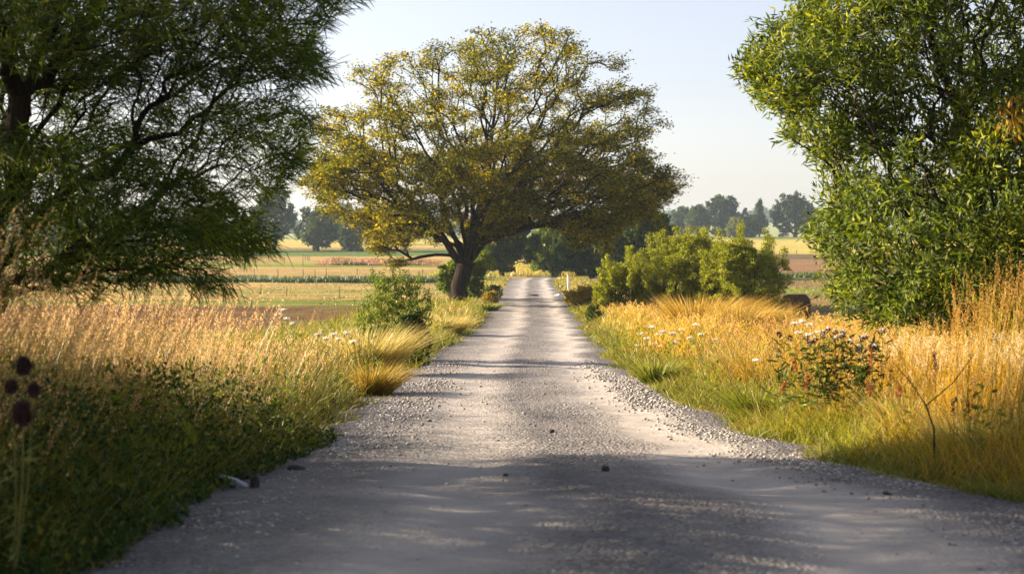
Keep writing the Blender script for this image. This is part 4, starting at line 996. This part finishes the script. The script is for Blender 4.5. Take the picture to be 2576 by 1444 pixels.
tussock('yellow tussock at the edge of the tree shadow, far right', 2440, 0, 11.6, .5, .65, PT, 1500, .1, .005)
tussock('pale grey green tussock left of the dark thistle weeds', 1860, 0, 23, .7, .85, PT, 2200, .2, .005)
tussock('golden tussock drooping onto the left road edge', 940, 0, 21.5, .62, .62, OR, 2000, .55, .005)
tussock('tall yellow green tussock left of the upright shrub', 930, 0, 26, .9, 1.1, PT, 3400, .5, .005)
tussock('bright green tussock at the left road edge beyond the big trunk', 1228, 0, 66, .8, .5, GT, 1500, .3, .005)
tussock('yellow tussock on the left road edge before the big trunk', 1120, 0, 44, .9, .8, PT, 2600, .4, .005)

# ------------------------------------------------------------------ simple solids
def tube_obj(name, pts, radii, mat, parent=None, sides=8, origin=None, cap=True):
    Pn = np.array(pts, dtype=float); n = len(Pn)
    par = np.arange(-1, n-1); main = np.append(np.arange(1, n), -1)
    V, Q = tubes(Pn, par, np.array(radii, dtype=float), main, sides)
    T = None
    if cap:
        V = np.concatenate([V, Pn[:1], Pn[-1:]]); c0 = len(V)-2; k = np.arange(sides)
        T = np.concatenate([np.stack([np.full(sides, c0), (k+1) % sides, k], -1),
                            np.stack([np.full(sides, c0+1), (n-2)*2*sides+sides+k, (n-2)*2*sides+sides+(k+1) % sides], -1)])
    return mesh_obj(name, V, quads=Q, tris=T, mat=mat, parent=parent, smooth=False, origin=origin)

# wire fence in the left field
fx = [100, 190, 285, 380, 470, 560, 640, 700, 762, 793, 821, 898, 940, 1029, 1063, 1108]
fd = [np.interp(p_, [100, 1110], [131, 115]) for p_ in fx]
b0 = np.array([(fx[0]-CX)/F*fd[0], fd[0], 0]); b0[2] = gz(b0[0], b0[1])
fe = thing('wire_fence', b0, 'thin wire fence on dark posts across the field behind the dark green strip', 'fence')
tops = []
for p_, d in zip(fx, fd):
    x = (p_-CX)/F*d; z = float(gz(x, d)); pale = p_ == 940; r_ = .05 if pale else .032
    lean = rs.randn()*.02
    o = tube_obj('fence_post', [(x, d, z-.2), (x+lean*.5, d, z+.5), (x+lean, d, z+1.02+.05*rs.randn())], [r_, r_, r_*.9], M_pale if pale else M_wood, fe, 6, b0)
    if pale: tag(o, 'pale wooden fence post')
    tops.append((x, d, z))
for k, hh in enumerate((.22, .42, .62, .8, .96)):
    pts = []
    for i, (x, d, z) in enumerate(tops):
        pts.append((x, d-.05, z+hh+rs.randn()*.012))
        if i < len(tops)-1:
            x2, d2, z2 = tops[i+1]; pts.append(((x+x2)/2, (d+d2)/2-.05, (z+z2)/2+hh-.04))
    tube_obj('wire', pts, [.009]*len(pts), M_wire, fe, 4, b0)
# stakes
def stake(px, yt, yb, label, mat=M_wood, r_=.025):
    d = dist_of(yb); x = (px-CX)/F*d; z = float(gz(x, d)); ht = (yb-yt)/F*d
    o = tube_obj('field_stake', [(x, d, z-.15), (x, d, z+ht*.5), (x+.02, d, z+ht)], [r_*max(1, d/110)]*3, mat, None, 6, (x, d, z)); o.location = (x, d, z)
    tag(o, label, 'stake', 'stakes standing in the fields')
stake(656, 716, 748, 'tallest dark stake of three in a row in the near left field')
stake(721, 724, 743, 'faint short stake in the near left field, middle of the row of three')
stake(854, 722, 750, 'dark stake in the near left field, right end of the row of three')
stake(633, 744, 773, 'dark stake just above the ploughed strip, nearest of all the stakes')
stake(1108, 760, 777, 'pale wooden stake left of the foot of the big trunk', M_pale)
stake(762, 641, 672, 'tall thin stake beyond the wire fence beside the wire cage')
stake(715, 649, 664, 'short stake beyond the wire fence, left of the tall thin one')
stake(1961, 629, 641, 'left one of two tiny stakes edging the yellow field on the right')
stake(2004, 629, 641, 'right one of two tiny stakes edging the yellow field on the right')
stake(1735, 596, 606, 'tiny dark stake below the far right trees')
# wire cage round a young tree
d = dist_of(656); x = (773-CX)/F*d; z = float(gz(x, d))
tg = thing('tree_guard', (x, d, z), 'small dark wire cage standing in the field beyond the fence', 'cage')
for a_ in range(5):
    an = a_*6.283/5+.2; c_, s_ = math.cos(an)*.32, math.sin(an)*.32
    tube_obj('cage_post', [(x+c_, d+s_, z-.1), (x+c_*1.05, d+s_, z+.75)], [.03, .03], M_wood, tg, 5, (x, d, z))
for hh in (.2, .45, .7):
    ring = [(x+math.cos(k*.5236)*.33, d+math.sin(k*.5236)*.33, z+hh) for k in range(13)]
    tube_obj('cage_wire', ring, [.012]*13, M_wire, tg, 4, (x, d, z), cap=False)

# marker post
d = 95.; x = (1430-CX)/F*d; z = float(gz(x, d))
mp_ = thing('marker_post', (x, d, z), 'white roadside marker post with an amber top on the right verge', 'marker post')
def ext(name, prof, z0, z1, mat, parent, org, taper=1.):
    pr_ = np.array(prof, dtype=float); n = len(pr_); ch = .006
    rows = []
    for zz, k in ((z0, 1), (z1-ch*2, taper), (z1, taper*.86)):
        rows.append(np.column_stack([pr_*k, np.full(n, zz)]))
    V = np.concatenate(rows+[[[0, 0, z1]]]); Q = []; T = []
    for r_ in range(2):
        for i in range(n): j = (i+1) % n; Q.append((r_*n+i, r_*n+j, (r_+1)*n+j, (r_+1)*n+i))
    for i in range(n): T.append((2*n+i, 2*n+(i+1) % n, 3*n))
    return mesh_obj(name, V, quads=Q, tris=T, mat=mat, parent=parent)
prof = [(math.cos(a)*.075, math.sin(a)*.045) for a in np.linspace(0, 2*math.pi, 13)[:-1]]
ext('post', prof, -.2, .98, M_white, mp_, None)
ext('reflector', [(a*1.12, b*1.12) for a, b in prof], .982, 1.10, M_amber, mp_, None, .9)

# straw bale
d = 62.; px = 2002; x = (px-CX)/F*d; z = float(gz(x, d)); 
straw = plain_mat('old_straw', (.045, .025, .018), (.15, .085, .05), 14, .95, .05, (1, 6, 6), spec=.05)
hb = thing('straw_bale', (x, d, z), 'dark brown weathered round straw bale standing in the field right of the bushes', 'bale', rz=.35)
zt = ZC-(738-HY)/F*d-z; rb = zt*.5; nseg = 40; wdt = .95
V = []; prof_ = [(-.5, .0), (-.5, .82), (-.46, .95), (-.35, 1), (-.12, 1.01), (.12, 1), (.35, 1.0), (.46, .95), (.5, .82), (.5, 0)]
th = np.linspace(0, 2*np.pi, nseg, endpoint=False)
for px_, rr in prof_:
    wob = 1+.03*np.sin(th*3+px_*4)+.02*rs.randn(nseg)
    zz = np.sin(th)*rr*rb*wob; zz = np.maximum(zz, -rb*.9)
    V.append(np.stack([np.full(nseg, px_*wdt)+rs.randn(nseg)*.012, np.cos(th)*rr*rb*1.08*wob, zz+rb*.92], -1))
V = np.concatenate(V); Q = [(r_*nseg+i, r_*nseg+(i+1) % nseg, (r_+1)*nseg+(i+1) % nseg, (r_+1)*nseg+i) for r_ in range(len(prof_)-1) for i in range(nseg)]
mesh_obj('bale_body', V, quads=Q, mat=straw, parent=hb, smooth=True)
nb = 1500; i = rs.randint(nseg, len(V)-nseg, nb); P = V[i]+rs.randn(nb, 3)*.03
Vk, T, tn = kites(P, rnd_dir(nb), rnd_dir(nb), .06+.06*rs.rand(nb), .012+0*P[:, 0])
mesh_obj('loose_straw', Vk, tris=T, mat=leaf_mat('straw_wisps', (.08, .045, .03), (.30, .19, .10), .2), parent=hb, attrs={'tint': tn})

# ------------------------------------------------------------------ flowers, weeds and litter
def on_road_or_ground(px, d):
    x = (px-CX)/F*d; return x, float(gz(x, d))
FW = leaf_mat('white_petal', (.80, .76, .66), (.88, .86, .80), .4)
FP = leaf_mat('pink_petal', (.62, .42, .44), (.80, .66, .66), .4)
FD_ = leaf_mat('spent_bract', (.035, .018, .018), (.09, .045, .04), .1)
STEM = leaf_mat('stem_green', (.10, .12, .02), (.22, .20, .05), .2)
def curved_stem(b, top, r0=.004):
    m_ = (b+top)/2+np.array([rs.randn()*.03, rs.randn()*.03, .02]); return [b, m_, top], [r0, r0*.8, r0*.6]
def umbel(px, py, d, r_, label, group):
    """flat topped white flower on a branching stem"""
    x, z = on_road_or_ground(px, d); top = W(px, py, d); b = np.array([x+rs.randn()*.05, d+rs.randn()*.05, z])
    t = thing('wildflower', b, label, 'flower', group)
    ac = Acc(); pts, rr = curved_stem(b, top-np.array([0, 0, r_*.7]), .0035*max(1, d/14)); P_ = np.array(pts)
    V, Q = tubes(P_, np.array([-1, 0, 1]), np.array(rr), np.array([1, 2, -1]), 5); ac.add(V, quads=Q, tint=.5)
    hd = Acc()
    for k in range(9):
        an = rs.rand()*6.28; q_ = r_*np.sqrt(rs.rand()); e = top+np.array([math.cos(an)*q_, math.sin(an)*q_, -q_*q_*2])
        V, Q = tubes(np.array([P_[-1], e]), np.array([-1, 0]), np.array([.002, .0015])*max(1, d/14), np.array([1, -1]), 4); ac.add(V, quads=Q, tint=.6)
        n_ = 12; c = e+rs.randn(n_, 3)*np.array([.25, .25, .1])*r_*.8
        V, T, tn = kites(c, rnd_dir(n_), norm(rnd_dir(n_)*.4+np.array([0, 0, 1])), r_*(.28+.2*rs.rand(n_)), r_*.25+0*c[:, 0]); hd.add(V, tris=T, tint=tn)
    ac.build('stem', STEM, t, origin=b); hd.build('flower_head', FW, t, origin=b)
gf = 'white wildflowers in the right verge'
for (px, py) in [(1612,838),(1640,822),(1655,840),(1625,850),(1668,832),(1645,862),(1690,838),(1700,860),(1660,870),(1715,828),(1735,850),(1752,815),(1765,840),(1748,868),(1778,880),(1800,852),(1690,885),(1605,868)]:
    umbel(px, py, 30+rs.rand()*3, .075, 'white flower head among the loose patch of white flowers on the right verge', gf)
for (px, py) in [(1998,812),(2018,806),(2040,815),(2012,835),(2035,840),(2052,835)]:
    umbel(px, py, 19+rs.rand(), .055, 'white flower head in the small cluster above the dark thistle weeds', 'white wildflowers above the thistle weeds')
umbel(1900, 905, 17, .05, 'single large white blossom low on the stalks left of the dark thistle weeds', None)
gl = 'white wildflowers in the left verge'
for (px, py) in [(700,790),(712,778),(722,800),(740,812),(838,840),(852,852),(872,836),(820,850),(890,858),(800,840)]:
    umbel(px, py, 17+rs.rand()*5, .05, 'pale flower head rising above the grass of the left verge', gl)

def thistle_clump(px, d, label, heads, col):
    x, z = on_road_or_ground(px, d); b = np.array([x, d, z])
    t = thing('thistle', b, label, 'thistle', 'dark headed thistles on the right verge')
    st_ = Acc(); lf = Acc()
    for (hx, hy) in heads:
        top = W(hx, hy, d)+np.array([0, rs.randn()*.08, 0]); bb = b+rs.randn(3)*np.array([.08, .06, 0])
        pts, rr = curved_stem(bb, top, .004); V, Q = tubes(np.array(pts), np.array([-1, 0, 1]), np.array(rr), np.array([1, 2, -1]), 5); st_.add(V, quads=Q, tint=.4)
        n_ = 46; dr = norm(rs.randn(n_, 3)*np.array([1, 1, .8])+np.array([0, 0, .1])); P = top+dr*.010
        V, T, tn = kites(P, dr, rnd_dir(n_), .018+.02*rs.rand(n_), .012+0*P[:, 0])
        hd = mesh_obj('seed_head', V, tris=T, mat=FD_, parent=t, attrs={'tint': tn}, origin=b)
        n_ = 26; dr = norm(rs.randn(n_, 3)*.7+np.array([0, 0, 1.2])); V, T, tn = kites(top+dr*.014, dr, rnd_dir(n_), .02+.014*rs.rand(n_), .009+0*dr[:, 0])
        mesh_obj('petals', V, tris=T, mat=col, parent=hd, attrs={'tint': tn}, origin=b)
        n_ = 60; u = rs.rand(n_)[:, None]; P = bb+(top-bb)*(.35+u*.6)+rs.randn(n_, 3)*np.array([.05, .05, .02]); dr = norm(rnd_dir(n_)*np.array([1, 1, .4])+np.array([0, 0, .3])); V, T, tn = kites(P, dr, rnd_dir(n_, 1), .07+.08*rs.rand(n_), .016+.014*rs.rand(n_)); lf.add(V, tris=T, tint=tn)
    st_.build('stem', STEM, t, origin=b); lf.build('foliage', LM['dark'], t, origin=b)
thistle_clump(2090, 14.5, 'thistle with the broadest cluster of pale tufted dark heads', [(2068,838),(2085,832),(2100,836),(2112,845),(2078,850),(2095,852),(2120,838)], FW)
thistle_clump(2035, 14.5, 'thistle with a pink flower head at its left', [(2035,862),(2050,856),(2026,850)], FP)
thistle_clump(2165, 14.3, 'thistle with a spread row of dark heads right of the broadest cluster', [(2140,862),(2158,850),(2175,848),(2150,872),(2190,872),(2172,878),(2200,868)], FW)
thistle_clump(2224, 14.2, 'thistle with one dark head standing apart, rightmost', [(2222,836)], FW)
thistle_clump(1990, 14.8, 'thistle with small dark heads leaning left above green leaves', [(1988,852),(1960,842)], FD_)

REDM = leaf_mat('red_seed', (.16, .018, .012), (.36, .06, .03), .4)
def dock(px, py0, py1, d, label, lean=0.):
    x, z = on_road_or_ground(px, d); b = np.array([x, d, z]); top = W(px+lean, py0, d); low = W(px, py1, d)
    t = thing('dock_stalk', b, label, 'weed', 'red seed stalks in the right verge')
    tube_obj('stem', [b, (b+top)/2+np.array([.01, 0, 0]), top], [.003, .0025, .002], STEM, t, 5, b, cap=False)
    n_ = 70; u = rs.rand(n_)[:, None]; P = low+(top-low)*u+rs.randn(n_, 3)*np.array([.006, .006, .012]); dr = rnd_dir(n_, .4)
    V, T, tn = kites(P, dr, rnd_dir(n_), .018+.014*rs.rand(n_), .010+0*P[:, 0]); mesh_obj('seeds', V, tris=T, mat=REDM, parent=t, attrs={'tint': tn}, origin=b)
for q_ in [(2188,880,930,13.5,'bright red seed stalk, tallest, under the row of dark thistle heads',4),(2186,960,990,13.2,'dull red seed stalk directly below the tallest bright red one',0),(2008,905,945,14,'orange red stalk slanting in the dark green leaves of the thistles',-14),(2025,940,985,13.8,'deep red stalk low in the dark green leaves of the thistles',6),(1968,965,985,14,'small red stalk at the left foot of the thistles',8),(2262,965,1000,12.5,'red stalk in the golden grass right of the thistles',3),(2395,1000,1050,11,'red stalk in the shaded grass near the right edge, left one of two',4),(2440,1010,1060,11,'red stalk in the shaded grass near the right edge, right one of two',-4),(2352,885,930,12,'faint red stalk in the golden grass above the bent dark twig',0)]:
    dock(*q_)
# bent dark twig in the right verge
d = 10.8; P_ = [W(2350, 1080, d), W(2330, 1020, d), W(2290, 960, d), W(2240, 905, d)]
b = np.array([P_[0][0], d, float(gz(P_[0][0], d))])
tw = thing('dead_twig', b, 'bent dark bare twig standing in the golden grass at the right', 'twig')
tube_obj('stem', [b]+P_, [.007, .0065, .005, .004, .002], bark, tw, 6, b)
tube_obj('side_shoot', [W(2330, 1020, d), W(2400, 960, d), W(2440, 905, d), W(2455, 885, d)], [.004, .004, .003, .0015], bark, tw, 6, b)

# teasels close to the camera on the left
def teasel(px, py, d, r_, label, extra=()):
    x, z = on_road_or_ground(px, d); b = np.array([x-.05, d, z]); top = W(px, py, d)
    t = thing('teasel', b, label, 'teasel', 'dark seed heads at the near left')
    for i, tp in enumerate([top]+[W(a, c, d) for a, c in extra]):
        hd = Acc(); rr = r_*(1 if i == 0 else .6); n_ = 700; dr = norm(rs.randn(n_, 3)); P = tp+dr*np.array([.6, .6, .85])*rr*.7
        V, T, tn = kites(P, dr, rnd_dir(n_), rr*(.25+.35*rs.rand(n_)), rr*.12+0*P[:, 0]); hd.add(V, tris=T, tint=tn)
        hd.add(ico_v*rr*np.array([.6, .6, .85])*.8+tp, tris=ico_f, tint=.2); hd.build('seed_head', FD_, t, origin=b)
        sm_ = Acc(); V, Q = tubes(np.array([b, (b+tp)/2+np.array([.02, 0, 0]), tp]), np.array([-1, 0, 1]), np.array([.0035, .003, .0025]), np.array([1, 2, -1]), 6); sm_.add(V, quads=Q, tint=.6)
        n_ = 14; u = rs.rand(n_)[:, None]; dr = norm(rnd_dir(n_)*np.array([1, 1, .5])); V, T, tn = kites(b+(tp-b)*u*.9, dr, rnd_dir(n_, 1), .07+.07*rs.rand(n_), .014+0*dr[:, 0]); sm_.add(V, tris=T, tint=tn)
        sm_.build('stem', STEM, t, origin=b)
teasel(60, 920, 6.7, .05, 'single dark blurred teasel head, upper one at the near left edge')
teasel(58, 1040, 6.5, .062, 'dark blurred teasel with one large low head and two small ones, near left', ((85, 980), (28, 972)))

# stones and the pale stick by the road
def stone(px, py, d, wpx, hpx, label, depth=1., rz=0.):
    x = (px-CX)/F*d; inroad = np.interp(d, ED, EL) < x < np.interp(d, ED, ER)
    z = float(roadz(x, d)) if inroad else float(gz(x, d))+.03
    n_ = 5; a = np.linspace(0, np.pi, 9); th = np.linspace(0, 2*np.pi, 16, endpoint=False); V = []
    for q_ in a:
        for u in th: V.append((math.sin(q_)*math.cos(u), math.sin(q_)*math.sin(u), math.cos(q_)))
    V = np.array(V); sd_ = rs.randint(999)
    V = np.sign(V)*np.abs(V)**.85
    V *= (1+.28*(vnoise(V[:, 0]*1.6+sd_, V[:, 1]*1.6+V[:, 2]*1.7)-.5))[:, None]
    sx = wpx/F*d/2; sz_ = hpx/F*d/2; V = V*np.array([sx, sx*depth, sz_])+np.array([0, 0, sz_*.55])
    Q = [(r_*16+i, r_*16+(i+1) % 16, (r_+1)*16+(i+1) % 16, (r_+1)*16+i) for r_ in range(8) for i in range(16)]
    o = mesh_obj('stone', V, quads=Q, mat=M_stone, smooth=True); o.location = (x, d, z); o.rotation_euler = (0, .15*rs.randn(), rz)
    tag(o, label, 'stone')
stone(612, 1190, 10.6, 46, 34, 'dark rounded stone at the foot of the left weeds, above the pale stick')
stone(640, 1230, 9.9, 26, 46, 'dark upright stone touching the right end of the pale stick')
stone(745, 1185, 11.2, 48, 17, 'flat dark stone lying alone on the left gravel shoulder', .6)
stone(1522, 1210, 10.9, 22, 17, 'small dark stone in the middle of the road')
stone(1388, 1110, 14.6, 14, 10, 'tiny dark stone on the sunlit road centre')
stone(1272, 1222, 10.6, 14, 9, 'tiny dark stone left of the middle of the road')
stone(2232, 1275, 9.2, 26, 10, 'flat reddish dark stone on the right side of the road')
stone(260, 1130, 10.5, 36, 34, 'dark stone half hidden in the near left weeds')
d = 10.0; a_ = W(556, 1200, d); b_ = W(625, 1228, d-.1)
za = float(gz(a_[0], a_[1]))+.06; a_[2] = za+.05; b_[2] = float(roadz(b_[0], b_[1]))+.02
o = tube_obj('stick', [a_, (a_+b_)/2+np.array([0, 0, .01]), b_], [.014, .016, .015], M_stick, None, 8, a_); o.location = a_
tag(o, 'short pale bluish stick lying on the gravel beside the dark stones', 'stick')
# curved dry stem on the left road edge
d = 16.; P_ = [W(868, 1052, d), W(872, 1035, d), W(890, 1022, d), W(905, 1015, d)]
b = np.array([P_[0][0], d, float(gz(P_[0][0], d))+.02]); o = tube_obj('dry_stem', [b, P_[1], P_[2], P_[3]], [.006, .006, .005, .003], M_pale, None, 6, b); o.location = b
tag(o, 'curved pale dry stem arching over the left gravel edge', 'stem')
# pale rag by the far right verge and dirt bump on the road
o = None
d = 86.; x = (1406-CX)/F*d; z = float(gz(x, d)); n_ = 14
V = np.array([(x+math.cos(a)*.28*(1+.3*rs.randn()*.5), d+math.sin(a)*.2, z+.05+.04*rs.rand()) for a in np.linspace(0, 6.28, n_, endpoint=False)]+[(x, d, z+.26), (x+.1, d+.05, z+.22)])
T = [(i, (i+1) % n_, n_ if i < n_//2 else n_+1) for i in range(n_)]+[(0, n_, n_+1), (n_//2, n_+1, n_)]
o = mesh_obj('litter', V, tris=T, mat=M_white, origin=(x, d, z)); o.location = (x, d, z); tag(o, 'pale crumpled litter on the right road edge below the marker post', 'litter')
d = 86.; x = (1340-CX)/F*d; z = float(roadz(x, d)); a = np.linspace(0, np.pi/2, 6); th = np.linspace(0, 2*np.pi, 18, endpoint=False)
V = np.array([(math.cos(q_)*math.cos(u)*.36*(1+.1*rs.randn()), math.cos(q_)*math.sin(u)*.3, math.sin(q_)*.10) for q_ in a for u in th])
Q = [(r_*18+i, r_*18+(i+1) % 18, (r_+1)*18+(i+1) % 18, (r_+1)*18+i) for r_ in range(5) for i in range(18)]
o = mesh_obj('dirt_clod', V, quads=Q, mat=M_stone, smooth=True); o.location = (x, d, z-.01); tag(o, 'low dark clod of dirt in the middle of the far road', 'clod')

# ------------------------------------------------------------------ haze
hm, ns, ls = newmat('haze_air')
pv = N(ns, 'ShaderNodeVolumePrincipled'); pv.inputs['Color'].default_value = (.66, .84, 1, 1); pv.inputs['Density'].default_value = .00021
pv.inputs['Anisotropy'].default_value = .3
oo = N(ns, 'ShaderNodeOutputMaterial'); ls.new(pv.outputs[0], oo.inputs[1])
x0, x1, y0, y1, z0, z1 = -1600, 1600, -60, 2700, -6, 45
V = [(x, y, z) for z in (z0, z1) for y in (y0, y1) for x in (x0, x1)]
Q = [(0, 2, 3, 1), (4, 5, 7, 6), (0, 1, 5, 4), (2, 6, 7, 3), (0, 4, 6, 2), (1, 3, 7, 5)]
mesh_obj('haze', V, quads=Q, mat=hm)['kind'] = 'stuff'
